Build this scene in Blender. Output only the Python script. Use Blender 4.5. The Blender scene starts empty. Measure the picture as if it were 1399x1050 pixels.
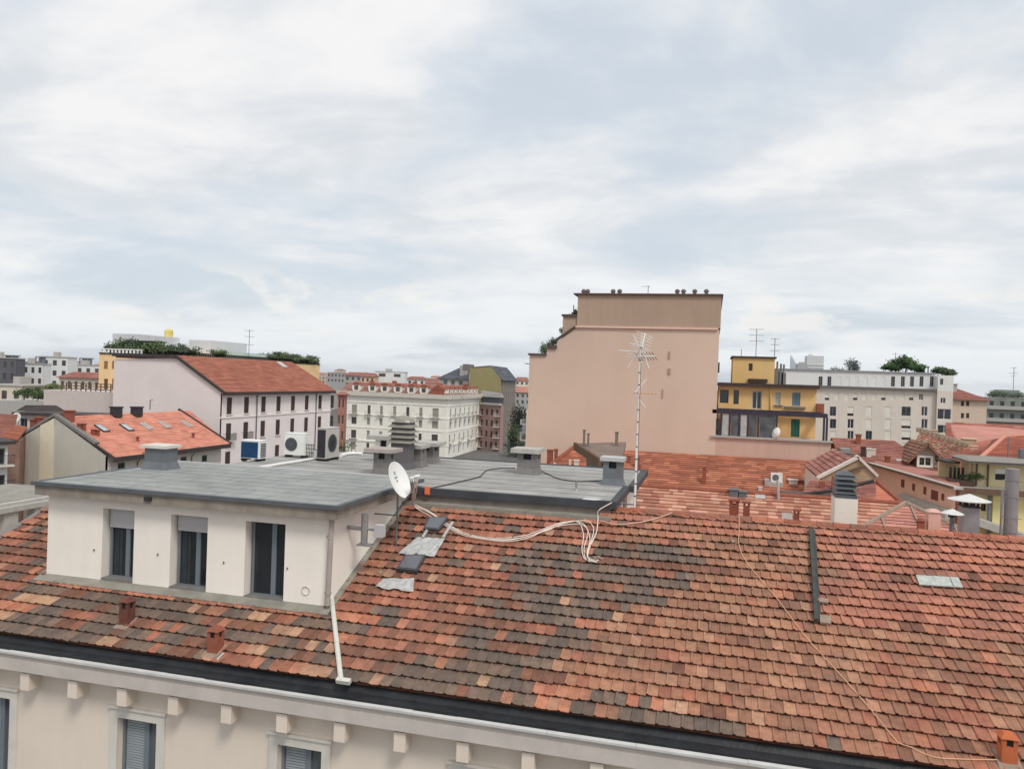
import bpy, math, random
from mathutils import Vector, Matrix
rnd = random.Random(7)
R = math.radians
scene = bpy.context.scene
COL = scene.collection

# ------------------------------------------------------------------ camera
# World axes follow the street grid: +X along the near eaves, +Y into the picture,
# Z = 0 at the camera's height, ground 24 m below.
FPX, ROLL, PITCH, YAW = 1060.0, R(2.0), R(-0.37), R(14.4)
GROUND = -24.0
cd = bpy.data.cameras.new('camera'); cam = bpy.data.objects.new('camera', cd); COL.objects.link(cam)
cd.sensor_width = 36.0; cd.lens = 36.0*FPX/1399.0; cd.clip_start = 0.1; cd.clip_end = 20000
def _axes2():
    cp, sp = math.cos(PITCH), math.sin(PITCH); cy, sy = math.cos(YAW), math.sin(YAW); cr, sr = math.cos(ROLL), math.sin(ROLL)
    def world(a, b, c):
        b, c = cp*b-sp*c, sp*b+cp*c
        return Vector((cy*a-sy*b, sy*a+cy*b, c))
    return world(cr, 0, sr), world(-sr, 0, cr), world(0, 1, 0)
CR, CU, CF = _axes2()
cam.matrix_world = Matrix((( CR.x, CU.x, -CF.x, 0), (CR.y, CU.y, -CF.y, 0), (CR.z, CU.z, -CF.z, 0), (0, 0, 0, 1)))
scene.camera = cam

# ------------------------------------------------------------------ light, sky, exposure
SUN_EL, SUN_AZ = R(52), R(138)      # azimuth measured from +Y clockwise (behind the camera, to the right)
sl = bpy.data.lights.new('sun', 'SUN'); sl.energy = 1.5; sl.angle = R(16); sl.color = (1.0, 0.96, 0.90)
sun = bpy.data.objects.new('sun', sl); COL.objects.link(sun)
sd = Vector((math.sin(SUN_AZ)*math.cos(SUN_EL), math.cos(SUN_AZ)*math.cos(SUN_EL), math.sin(SUN_EL)))
sun.rotation_euler = sd.to_track_quat('Z', 'Y').to_euler()
scene.view_settings.view_transform = 'Standard'; scene.view_settings.look = 'None'
scene.view_settings.exposure = 0.4; scene.view_settings.gamma = 1.0

def build_world():
    w = bpy.data.worlds.new('World'); scene.world = w; w.use_nodes = True
    nt = w.node_tree; N = nt.nodes; L = nt.links; N.clear()
    def nd(t, **k):
        n = N.new(t)
        for a, b in k.items(): setattr(n, a, b)
        return n
    def math_(op, a, b=None, clamp=False):
        n = nd('ShaderNodeMath', operation=op, use_clamp=clamp)
        for i, v in enumerate((a, b)):
            if v is None: continue
            if isinstance(v, (int, float)): n.inputs[i].default_value = v
            else: L.new(v, n.inputs[i])
        return n.outputs[0]
    def mix(f, a, b):
        n = nd('ShaderNodeMix', data_type='RGBA')
        for s, v in ((n.inputs[0], f), (n.inputs[6], a), (n.inputs[7], b)):
            if isinstance(v, (int, float)): s.default_value = v
            elif isinstance(v, tuple): s.default_value = v
            else: L.new(v, s)
        return n.outputs[2]
    def ramp(v, p0, p1):
        n = nd('ShaderNodeMapRange', interpolation_type='SMOOTHSTEP')
        L.new(v, n.inputs[0]); n.inputs[1].default_value = p0; n.inputs[2].default_value = p1
        return n.outputs[0]
    def noise(vec, scale, detail=6, rough=.55, off=(0, 0, 0), sc=(1, 1, 1), dist=0):
        m = nd('ShaderNodeMapping'); L.new(vec, m.inputs[0]); m.inputs['Location'].default_value = off; m.inputs['Scale'].default_value = sc
        n = nd('ShaderNodeTexNoise'); L.new(m.outputs[0], n.inputs[0]); n.inputs['Scale'].default_value = scale
        n.inputs['Detail'].default_value = detail; n.inputs['Roughness'].default_value = rough; n.inputs['Distortion'].default_value = dist
        return n.outputs[0]
    tc = nd('ShaderNodeTexCoord'); sep = nd('ShaderNodeSeparateXYZ'); L.new(tc.outputs['Generated'], sep.inputs[0])
    z = sep.outputs[2]
    zz = math_('ADD', math_('MAXIMUM', z, 0.0), 0.16)
    comb = nd('ShaderNodeCombineXYZ')
    L.new(math_('DIVIDE', sep.outputs[0], zz), comb.inputs[0]); L.new(math_('DIVIDE', sep.outputs[1], zz), comb.inputs[1])
    P = comb.outputs[0]
    sky = nd('ShaderNodeTexSky', sky_type='NISHITA'); sky.sun_disc = False
    sky.sun_elevation = SUN_EL; sky.sun_rotation = SUN_AZ; sky.air_density = 1.2; sky.dust_density = 1.5
    # cloud deck: a broad cover with thin blue gaps, streaked and lit unevenly
    n1 = noise(P, 0.8, 9, .58, (5.3, 0.9, 0), (1, 1.2, 1), .3)
    n2 = noise(P, 2.0, 10, .6, (2.3, 6.4, 2), (1, 1.25, 1), .25)
    n3 = noise(P, 0.5, 4, .5, (1.2, 7.7, 5))
    cover = ramp(n1, 0.34, 0.56)
    shade = math_('ADD', math_('MULTIPLY', n2, .55), math_('MULTIPLY', n3, .45))
    shade = ramp(shade, .40, .58)
    cloud = mix(shade, (5.35, 5.65, 6.0, 1), (7.0, 6.97, 7.0, 1))
    low = ramp(z, 0.24, 0.02)
    hazy = mix(math_('MULTIPLY', low, .8), cloud, (6.6, 6.95, 7.2, 1))
    veil = mix(.88, sky.outputs[0], (5.0, 5.5, 6.05, 1))
    c = mix(cover, veil, hazy)
    # small bright cumulus heads standing near the horizon
    cu = noise(tc.outputs['Generated'], 9.0, 6, .6, (0, 0, 0), (1, 1, 2.2), .2)
    band = math_('MULTIPLY', ramp(z, 0.03, 0.07), ramp(z, 0.15, 0.09))
    c = mix(math_('MULTIPLY', math_('MULTIPLY', ramp(cu, .52, .64), band), .75), c, (7.1, 7.0, 6.75, 1))
    # bright hazy ground tone under the horizon
    c = mix(ramp(z, -0.01, -0.05), c, (2.6, 2.5, 2.4, 1))
    bg = nd('ShaderNodeBackground'); L.new(c, bg.inputs[0]); bg.inputs[1].default_value = 0.1
    out = nd('ShaderNodeOutputWorld'); L.new(bg.outputs[0], out.inputs[0])
build_world()

# ------------------------------------------------------------------ measuring: a photo pixel to a place in the world
def ray(x, y):
    a, b = x-699.5, y-525
    return CR*(a/FPX) + CU*(-b/FPX) + CF
def aY(x, y, t): d = ray(x, y); return d*(t/d.y)        # on the plane Y = t
def aX(x, y, s): d = ray(x, y); return d*(s/d.x)
def aZ(x, y, z): d = ray(x, y); return d*(z/d.z)
def aD(x, y, dep): return ray(x, y)*dep                 # at camera depth
def onpl(x, y, p, n): d = ray(x, y); return d*(p.dot(n)/d.dot(n))
def pix(p):
    k = p.dot(CF); return 699.5+FPX*p.dot(CR)/k, 525-FPX*p.dot(CU)/k

# ------------------------------------------------------------------ materials
def lin(c): return tuple(((v/255)/12.92 if v/255 <= .04045 else ((v/255+.055)/1.055)**2.4) for v in c)
def C(r, g, b, k=1.0): return tuple(min(.9, v*k) for v in lin((r, g, b)))
MATS = {}
def mat(name, col, rough=.85, var=.12, scale=1.5, streak=0.0, bump=0.0, bscale=30, metal=0.0, attr=False, spec=.3, dirt=None, sscale=1.0, stain=None):
    if name in MATS: return MATS[name]
    m = bpy.data.materials.new(name); m.use_nodes = True; nt = m.node_tree; N = nt.nodes; L = nt.links
    b = N['Principled BSDF']; b.inputs['Roughness'].default_value = rough; b.inputs['Metallic'].default_value = metal
    b.inputs['Specular IOR Level'].default_value = spec
    tc = N.new('ShaderNodeTexCoord')
    def noise(sc, s3=(1, 1, 1), det=5):
        mp = N.new('ShaderNodeMapping'); mp.inputs['Scale'].default_value = s3; L.new(tc.outputs['Object'], mp.inputs[0])
        n = N.new('ShaderNodeTexNoise'); n.inputs['Scale'].default_value = sc; n.inputs['Detail'].default_value = det; n.inputs['Roughness'].default_value = .6
        L.new(mp.outputs[0], n.inputs[0]); return n.outputs[0]
    def mr(v, lo, hi, a=.3, c=.7):
        n = N.new('ShaderNodeMapRange'); L.new(v, n.inputs[0]); n.inputs[1].default_value = a; n.inputs[2].default_value = c
        n.inputs[3].default_value = lo; n.inputs[4].default_value = hi; return n.outputs[0]
    def mixc(f, a, bb, blend='MIX'):
        n = N.new('ShaderNodeMix'); n.data_type = 'RGBA'; n.blend_type = blend
        for s, v in ((n.inputs[0], f), (n.inputs[6], a), (n.inputs[7], bb)):
            if isinstance(v, (int, float)): s.default_value = v
            elif isinstance(v, tuple): s.default_value = (*v[:3], 1)
            else: L.new(v, s)
        return n.outputs[2]
    def vm(c, v):
        n = N.new('ShaderNodeVectorMath'); n.operation = 'SCALE'
        if isinstance(c, tuple): n.inputs[0].default_value = c
        else: L.new(c, n.inputs[0])
        L.new(v, n.inputs['Scale']); return n.outputs[0]
    if attr:
        a = N.new('ShaderNodeAttribute'); a.attribute_name = 'col'; base = a.outputs['Color']
    else: base = col
    c = vm(base, mr(noise(scale), 1-var, 1+var))
    if streak:
        f = mr(noise(sscale, (2.2, 2.2, .16), 6), 0, streak, .42, .75)
        c = mixc(f, c, dirt or tuple(v*.55 for v in col))
    if stain: c = mixc(mr(noise(stain[0], (1, 1, 1), 7), 0, stain[1], .45, .72), c, stain[2])
    L.new(c, b.inputs['Base Color'])
    if bump:
        bp = N.new('ShaderNodeBump'); bp.inputs['Strength'].default_value = bump; bp.inputs['Distance'].default_value = .02
        L.new(noise(bscale, (1, 1, 1), 4), bp.inputs['Height']); L.new(bp.outputs[0], b.inputs['Normal'])
    MATS[name] = m; return m
def glass(name, col=(.02, .024, .028), rough=.06):
    m = mat(name, col, rough=rough, var=.3, scale=.8, spec=.6); return m

M_TILE = mat('clay_tile', (1, 1, 1), rough=.9, var=.2, scale=7, stain=(.9, .55, C(112, 92, 80)), attr=True, bump=.5, bscale=60, spec=.15)
M_FTILE = mat('far_clay_tile', (1, 1, 1), rough=.92, var=.14, scale=.6, attr=True, spec=.1)
M_LEAF = mat('leaf', (1, 1, 1), rough=.75, var=.2, scale=2, attr=True, spec=.2)
M_RENDER = mat('cream_render', C(224, 210, 195), streak=.10, var=.05, scale=.5, bump=.15, bscale=40)
M_DORMER = mat('pale_pink_render', C(242, 234, 223), streak=.14, sscale=.8, var=.04, scale=.7, bump=.15, bscale=40)
M_STONE = mat('pale_stone', C(212, 206, 196), var=.08, scale=2, streak=.15, bump=.2)
M_MEMB = mat('grey_bitumen', C(158, 156, 152), rough=.8, var=.2, scale=.7, bump=.4, bscale=80, streak=.35, dirt=C(108, 110, 108))
M_MEMBD = mat('dark_bitumen', C(66, 68, 72), rough=.6, var=.25, scale=1.2, bump=.5, bscale=25)
M_GUT = mat('gutter_lining', C(40, 42, 46), rough=.5, var=.35, scale=1.6, bump=.6, bscale=12, streak=.2, dirt=C(80, 72, 66))
M_ZINC = mat('weathered_zinc', C(150, 148, 146), rough=.45, var=.15, scale=3, metal=.3, streak=.2)
M_LEAD = mat('lead_sheet', C(186, 186, 184), rough=.5, var=.2, scale=6, metal=.2, bump=.8, bscale=14)
M_CEM = mat('grey_cement', C(126, 122, 119), var=.15, scale=4, streak=.3, bump=.4)
M_FLASH = mat('green_grey_flashing', C(140, 136, 126), rough=.6, var=.2, scale=3, streak=.2)
M_BROWN = mat('brown_fascia', C(124, 114, 106), var=.18, scale=2.5, streak=.35)
M_WHITE = mat('white_paint', C(232, 232, 228), rough=.45, var=.05, scale=3)
M_GREYM = mat('grey_metal', C(112, 116, 120), rough=.45, var=.12, scale=3, metal=.2)
M_DARK = mat('dark_metal', C(52, 52, 56), rough=.5, var=.2, scale=3)
M_FRAME = mat('grey_window_frame', C(112, 120, 126), rough=.5, var=.08)
M_GLASS = glass('dark_glass')
M_CURT = mat('grey_blind', C(150, 156, 158), rough=.7, var=.08, scale=5)
M_ROLL = mat('roller_shutter', C(186, 184, 184), rough=.6, var=.05)
M_TERRA = mat('terracotta', C(146, 86, 68), rough=.85, var=.2, scale=6, streak=.25, bump=.3)
M_MORTAR = mat('mortar', C(150, 132, 118), var=.2, scale=8, bump=.6, bscale=30)
M_BLACK = mat('black_rubber', C(38, 38, 42), rough=.6, var=.15)
M_CABLE = mat('white_cable', C(225, 212, 200), rough=.5, var=.08, scale=10)
M_SHUT = mat('brown_shutter', C(72, 56, 54), rough=.7, var=.15, scale=4)
M_DKROOF = mat('dark_roof_edge', C(66, 58, 58), rough=.7, var=.15)
M_WOOD = mat('weathered_wood', C(110, 88, 72), var=.2, scale=3)
M_BARK = mat('bark', C(80, 66, 54), var=.25, scale=4)

# ------------------------------------------------------------------ mesh helpers
BASE = {}
class MB:
    def __init__(s): s.v = []; s.f = []; s.c = []; s.m = []; s.mi = 0
    def face(s, pts, col=None):
        i = len(s.v); s.v += [Vector(p) for p in pts]; s.f.append(tuple(range(i, i+len(pts)))); s.c.append(col); s.m.append(s.mi)
    def mesh(s, vs, fs, col=None):
        i = len(s.v); s.v += [Vector(p) for p in vs]
        for f in fs: s.f.append(tuple(i+k for k in f)); s.c.append(col); s.m.append(s.mi)
    def hexa(s, b, t, col=None):          # 4 bottom points (ccw from above), 4 top points
        s.mesh(list(b)+list(t), [(3, 2, 1, 0), (4, 5, 6, 7), (0, 1, 5, 4), (1, 2, 6, 5), (2, 3, 7, 6), (3, 0, 4, 7)], col); return s
    def box(s, x0, x1, y0, y1, z0, z1, col=None):
        if x0 > x1: x0, x1 = x1, x0
        if y0 > y1: y0, y1 = y1, y0
        return s.hexa([(x0, y0, z0), (x1, y0, z0), (x1, y1, z0), (x0, y1, z0)], [(x0, y0, z1), (x1, y0, z1), (x1, y1, z1), (x0, y1, z1)], col)
    def obox(s, o, u, w, n, lu, lw, ln, col=None):   # corner o, unit axes and lengths
        u, w, n = Vector(u)*lu, Vector(w)*lw, Vector(n)*ln; o = Vector(o)
        return s.hexa([o, o+u, o+u+w, o+w], [o+n, o+u+n, o+u+w+n, o+w+n], col)
    def prism(s, poly, ext, col=None):
        n = len(poly); ext = Vector(ext); a = [Vector(p) for p in poly]; b = [p+ext for p in a]
        s.mesh(a+b, [tuple(range(n))[::-1], tuple(range(n, 2*n))]+[(i, (i+1) % n, n+(i+1) % n, n+i) for i in range(n)], col); return s
    def tube(s, pts, r, n=7, r2=None, caps=True):
        pts = [Vector(p) for p in pts]; rings = []; K = len(pts); r2 = r if r2 is None else r2
        ref = Vector((.31, .17, .93))
        for i, p in enumerate(pts):
            d = (pts[min(i+1, K-1)]-pts[max(i-1, 0)]).normalized()
            a = d.cross(ref)
            if a.length < .05: a = d.cross(Vector((1, 0, 0)))
            a.normalize(); b = d.cross(a); rr = r+(r2-r)*i/max(1, K-1)
            rings.append([p+(a*math.cos(2*math.pi*k/n)+b*math.sin(2*math.pi*k/n))*rr for k in range(n)])
        vs = [q for g in rings for q in g]
        fs = [(i*n+k, i*n+(k+1) % n, (i+1)*n+(k+1) % n, (i+1)*n+k) for i in range(K-1) for k in range(n)]
        if caps: fs += [tuple(range(n))[::-1], tuple(range((K-1)*n, K*n))]
        s.mesh(vs, fs); return s
    def lathe(s, c, prof, n=14, axis=(0, 0, 1)):
        ax = Vector(axis).normalized(); a = ax.cross(Vector((0, 1, 0)) if abs(ax.y) < .9 else Vector((1, 0, 0))).normalized(); b = ax.cross(a); c = Vector(c)
        vs = [c+ax*h+(a*math.cos(2*math.pi*k/n)+b*math.sin(2*math.pi*k/n))*max(r, 1e-4) for r, h in prof for k in range(n)]
        fs = [(i*n+k, i*n+(k+1) % n, (i+1)*n+(k+1) % n, (i+1)*n+k) for i in range(len(prof)-1) for k in range(n)]
        s.mesh(vs, fs); return s
    def build(s, name, mats, parent=None, smooth=False, loc=None):
        if not isinstance(mats, (list, tuple)): mats = [mats]
        base = BASE[parent.name] if parent else (Vector(loc) if loc is not None else Vector((0, 0, 0)))
        me = bpy.data.meshes.new(name); me.from_pydata([tuple(p-base) for p in s.v], [], s.f)
        for m in mats: me.materials.append(m)
        if len(mats) > 1: me.polygons.foreach_set('material_index', s.m)
        if any(c is not None for c in s.c):
            ca = me.color_attributes.new('col', 'FLOAT_COLOR', 'CORNER'); arr = []
            for f, c in zip(s.f, s.c):
                c = c or (.5, .5, .5); arr += [c[0], c[1], c[2], 1.0]*len(f)
            ca.data.foreach_set('color', arr)
        if smooth: me.polygons.foreach_set('use_smooth', [True]*len(me.polygons))
        me.update(); o = bpy.data.objects.new(name, me); COL.objects.link(o)
        if parent: o.parent = parent
        else: o.location = base
        BASE[o.name] = base; return o
def tag(o, label=None, cat=None, group=None, kind=None):
    for k, v in (('label', label), ('category', cat), ('group', group), ('kind', kind)):
        if v: o[k] = v
    return o
def thing(name, label, cat, loc, group=None):
    o = bpy.data.objects.new(name, None); o.empty_display_size = .3; COL.objects.link(o); o.location = loc; BASE[o.name] = Vector(loc)
    return tag(o, label, cat, group)
def smooth_path(pts, n=8):                      # Catmull-Rom through the points
    P = [Vector(p) for p in pts]; P = [P[0]*2-P[1]]+P+[P[-1]*2-P[-2]]; out = []
    for i in range(1, len(P)-2):
        for k in range(n):
            t = k/n; a, b, c, d = P[i-1:i+3]
            out.append(.5*((2*b)+(c-a)*t+(2*a-5*b+4*c-d)*t*t+(3*b-a-3*c+d)*t**3))
    out.append(P[-2]); return out

class Fac:                                      # a vertical wall face: origin, direction along it, outward normal
    def __init__(s, A, B):
        s.O = Vector((A[0], A[1], 0)); d = Vector((B[0]-A[0], B[1]-A[1], 0)); s.L = d.length; s.U = d.normalized(); s.N = Vector((s.U.y, -s.U.x, 0))
        if s.N.dot(-s.O) < 0: s.N = -s.N
    def uz(s, x, y): p = onpl(x, y, s.O, s.N); return (p-s.O).dot(s.U), p.z
    def pt(s, u, z, o=0): return s.O+s.U*u+s.N*o+Vector((0, 0, z))
    def box(s, mb, u0, u1, z0, z1, o0, o1):
        a, b = min(o0, o1), max(o0, o1)
        bt = [s.pt(u0, z0, b), s.pt(u1, z0, b), s.pt(u1, z0, a), s.pt(u0, z0, a)]
        mb.hexa(bt, [p+Vector((0, 0, z1-z0)) for p in bt])
    def wall(s, mb, z0, z1, holes=(), dep=.18, u0=0, u1=None):
        u1 = s.L if u1 is None else u1
        holes = [h for h in holes if h[0] > u0 and h[1] < u1 and h[3] < z1]
        us = sorted({u0, u1, *[h[0] for h in holes], *[h[1] for h in holes]}); zs = sorted({z0, z1, *[max(z0, h[2]) for h in holes], *[h[3] for h in holes]})
        for i in range(len(us)-1):
            run = None
            for j in range(len(zs)-1):
                cu, cz = (us[i]+us[i+1])/2, (zs[j]+zs[j+1])/2
                if any(h[0] < cu < h[1] and h[2] < cz < h[3] for h in holes): continue
                mb.face([s.pt(us[i], zs[j]), s.pt(us[i+1], zs[j]), s.pt(us[i+1], zs[j+1]), s.pt(us[i], zs[j+1])])
        for a, b, c, d in holes:
            c = max(c, z0)
            q = [(a, c), (b, c), (b, d), (a, d)]
            for k in range(4):
                (ua, za), (ub, zb) = q[k], q[(k+1) % 4]
                mb.face([s.pt(ua, za), s.pt(ub, zb), s.pt(ub, zb, -dep), s.pt(ua, za, -dep)])
    def window(s, par, h, style='glass', dep=.18, frame=None, pane=None, part=True, mull=1, name='window'):
        a, b, c, d = h; frame = frame or M_FRAME; pane = pane or M_GLASS
        if style == 'shutter':
            mb = MB(); mid = (a+b)/2
            for x0, x1 in ((a+.01, mid-.012), (mid+.012, b-.01)): s.box(mb, x0, x1, c+.01, d-.01, -dep+.02, -dep+.09)
            if (b-a) > .5 and s.O.length < 180:
                n = 9
                for k in range(n):
                    zz = c+(d-c)*(k+.5)/n
                    for x0, x1 in ((a+.06, mid-.05), (mid+.05, b-.06)): s.box(mb, x0, x1, zz-.05, zz+.02, -dep+.09, -dep+.105)
            return mb.build('shutter', frame, par)
        mb = MB(); w = min(.07, (b-a)*.1)
        f0, f1 = -dep+.0, -dep+.07
        s.box(mb, a, a+w, c, d, f0, f1); s.box(mb, b-w, b, c, d, f0, f1)
        s.box(mb, a+w, b-w, d-w, d, f0, f1); s.box(mb, a+w, b-w, c, c+w, f0, f1)
        for k in range(mull):
            mu = a+(b-a)*(k+1)/(mull+1); s.box(mb, mu-w*.6, mu+w*.6, c+w, d-w, f0, f1)
        o = mb.build(name, frame, par)
        pb = MB(); s.box(pb, a+w, b-w, c+w, d-w, f0+.005, f0+.03); pb.build('pane', pane, o)
        return o
    def balcony(s, par, u0, u1, z, proj=.9, h=.95, m=None, step=.12):
        mb = MB(); s.box(mb, u0, u1, z-.14, z, 0, proj); mb.mi = 1
        s.box(mb, u0, u1, z+h-.04, z+h, proj-.06, proj-.01); s.box(mb, u0, u0+.05, z+h-.04, z+h, 0, proj-.06); s.box(mb, u1-.05, u1, z+h-.04, z+h, 0, proj-.06)
        n = max(2, int((u1-u0)/step))
        for k in range(n+1):
            u = u0+.02+(u1-u0-.06)*k/n; s.box(mb, u, u+.025, z, z+h-.04, proj-.05, proj-.02)
        return mb.build('balcony', [M_STONE, m or M_DARK], par)

def vary(c, v, r=rnd): k = 1+r.uniform(-v, v); return tuple(max(0, x*k*(1+r.uniform(-v*.25, v*.25))) for x in c)
def tiled(mb, p0, p1, p2, p3, pal, course=.345, lip=.05, seg=.9, thick=.1, var=.12):
    """courses of tile laid up a roof plane; p0-p1 eave, p3-p2 ridge"""
    p0, p1, p2, p3 = (Vector(p) for p in (p0, p1, p2, p3))
    n = ((p1-p0).cross(p3-p0)).normalized()
    if n.length < .5: n = ((p1-p0).cross(p2-p0)).normalized()
    if n.z < 0: n = -n
    H = max((p3-p0).length*.5+(p2-p1).length*.5, .3); rows = max(1, round(H/course))
    for i in range(rows):
        t0, t1 = i/rows, (i+1)/rows
        a, b = p0.lerp(p3, t0), p1.lerp(p2, t0); c, d = p0.lerp(p3, t1), p1.lerp(p2, t1)
        W = max((b-a).length, (d-c).length); k = max(1, int(W/seg)); cuts = [0]+[(j+rnd.uniform(-.35, .35))/k for j in range(1, k)]+[1]
        for j in range(len(cuts)-1):
            u0, u1 = cuts[j], cuts[j+1]; col = vary(rnd.choice(pal), var)
            A, B, D, E = a.lerp(b, u0)+n*lip, a.lerp(b, u1)+n*lip, c.lerp(d, u1), c.lerp(d, u0)
            mb.face([A, B, D, E], col)
            mb.face([a.lerp(b, u0)-n*.002, a.lerp(b, u1)-n*.002, B, A], col)
    dz = -n*thick; e = -n*.004
    mb.hexa([p0+dz, p1+dz, p2+dz, p3+dz], [p0+e, p1+e, p2+e, p3+e], pal[0])
def plain_roof(mb, p0, p1, p2, p3, th=.15):
    p0, p1, p2, p3 = (Vector(p) for p in (p0, p1, p2, p3)); n = (p1-p0).cross(p3-p0).normalized(); n = n if n.z > 0 else -n
    mb.hexa([p0-n*th, p1-n*th, p2-n*th, p3-n*th], [p0, p1, p2, p3])
def foliage(mb, c, r, n, leaf, pal, k=12):
    c = Vector(c); cl = []
    for _ in range(k):
        while True:
            q = Vector((rnd.uniform(-1, 1), rnd.uniform(-1, 1), rnd.uniform(-1, 1)))
            if q.length < 1: break
        cl.append((Vector((q.x*r[0], q.y*r[1], q.z*r[2]))*.75, rnd.uniform(.3, .55), rnd.choice(pal)))
    for _ in range(n):
        q, s, pc = rnd.choice(cl)
        p = c+q+Vector((rnd.gauss(0, 1)*r[0], rnd.gauss(0, 1)*r[1], rnd.gauss(0, 1)*r[2]))*s*.5
        a = Vector((rnd.gauss(0, 1), rnd.gauss(0, 1), rnd.gauss(0, 1))).normalized(); b = a.orthogonal().normalized()
        l = leaf*rnd.uniform(.6, 1.3); a = a*l; b = b*l*.6
        mb.face([p-a, p+b*.8, p+a, p-b*.8], vary(pc, .25))
GREENS = [C(70, 88, 60), C(86, 104, 68), C(60, 74, 54), C(98, 116, 76)]
GREYG = [C(90, 104, 86), C(104, 116, 96), C(78, 90, 78)]
def shrub(name, label, cat, base, h, w, n, leaf, group=None, pal=GREENS, stem=.0):
    n = int(n*1.8)
    base = Vector(base); o = thing(name, label, cat, base, group)
    f = MB(); foliage(f, base+Vector((0, 0, h*(.5+stem/2))), (w/2, w/2, h*(.5-stem/2)), n, leaf, pal); f.build('crown', M_LEAF, o)
    t = MB(); t.tube([base, base+Vector((.05*w, 0, h*.45)), base+Vector((0, .03*w, h*.75))], max(.03, w*.035), 6, max(.015, w*.012))
    for k in range(4):
        a = k*1.7; t.tube([base+Vector((.04*w, 0, h*(.3+.08*k))), base+Vector((math.cos(a)*w*.28, math.sin(a)*w*.28, h*(.55+.07*k)))], max(.02, w*.018), 5, .01)
    t.build('trunk', M_BARK, o); return o

# palettes 
def DS(c, f=.2, k=1.0): l = (c[0]*.3+c[1]*.55+c[2]*.15); return tuple((v+(l-v)*f)*k for v in c)
P_ORANGE = [C(196, 116, 86), C(204, 124, 92), C(188, 108, 80), C(200, 118, 90)]
P_BRICK = [C(160, 92, 74), C(152, 86, 70), C(168, 98, 78), C(144, 84, 70)]
P_RUST = [C(176, 92, 66), C(184, 98, 68), C(168, 86, 62), C(190, 108, 76), C(160, 84, 64)]
P_PALE = [C(178, 122, 98), C(188, 134, 108), C(168, 110, 88), C(196, 146, 120), C(160, 104, 84)]
P_PINK = [C(182, 116, 98), C(190, 126, 106), C(174, 110, 92), C(166, 108, 92)]
P_MOSS = [C(150, 140, 118), C(170, 156, 130), C(138, 116, 96), C(120, 112, 96)]
P_SLATE = [C(92, 94, 102), C(84, 88, 96), C(100, 102, 108)]

P_ORANGE, P_BRICK, P_RUST, P_PALE, P_PINK = ([DS(c, f, 1.1) for c in p] for p, f in ((P_ORANGE, .13), (P_BRICK, .26), (P_RUST, .28), (P_PALE, .15), (P_PINK, .15)))
P_ORANGE = [tuple(v*1.12 for v in DS(c, .18)) for c in P_ORANGE]; P_RUST = [(c[0], c[1]*1.08, c[2]*.95) for c in P_RUST]
P_ROOF2 = [C(168, 102, 80), C(176, 108, 84), C(162, 96, 76)]; P_MANS = [DS(c, .3, 1.05) for c in P_BRICK]
P_BRICK = [tuple(v*1.12 for v in DS(c, .12)) for c in P_BRICK]; P_PINK = [tuple(v*1.12 for v in DS(c, .12)) for c in P_PINK]; P_ROOF2 = [DS(c, .16) for c in P_ROOF2]
# ------------------------------------------------------------------ ground
g = MB(); g.box(-4500, 4500, -200, 5500, GROUND-1, GROUND); tag(g.build('ground', mat('asphalt', C(98, 96, 94), var=.2, scale=.05)), kind='structure')

# ------------------------------------------------------------------ the near building
TE, TR_, ZR, PH = 14.5, 21.38, -3.477, R(22)
TN = math.tan(PH); ZE = ZR+(TE-TR_)*TN
S0, S1 = -19.25, 12.0
RN = Vector((0, -math.sin(PH), math.cos(PH))); RU = Vector((0, math.cos(PH), math.sin(PH))); RP = Vector((0, TR_, ZR))
def rf(x, y, up=0): return onpl(x, y, RP+RN*up, RN)
def rz(t): return ZR+(t-TR_)*TN
main = thing('apartment_building', 'cream apartment house with red tiled roof, flat grey roof and three-windowed dormer, nearest the viewer', 'building', (0, 14.4, GROUND))
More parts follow.
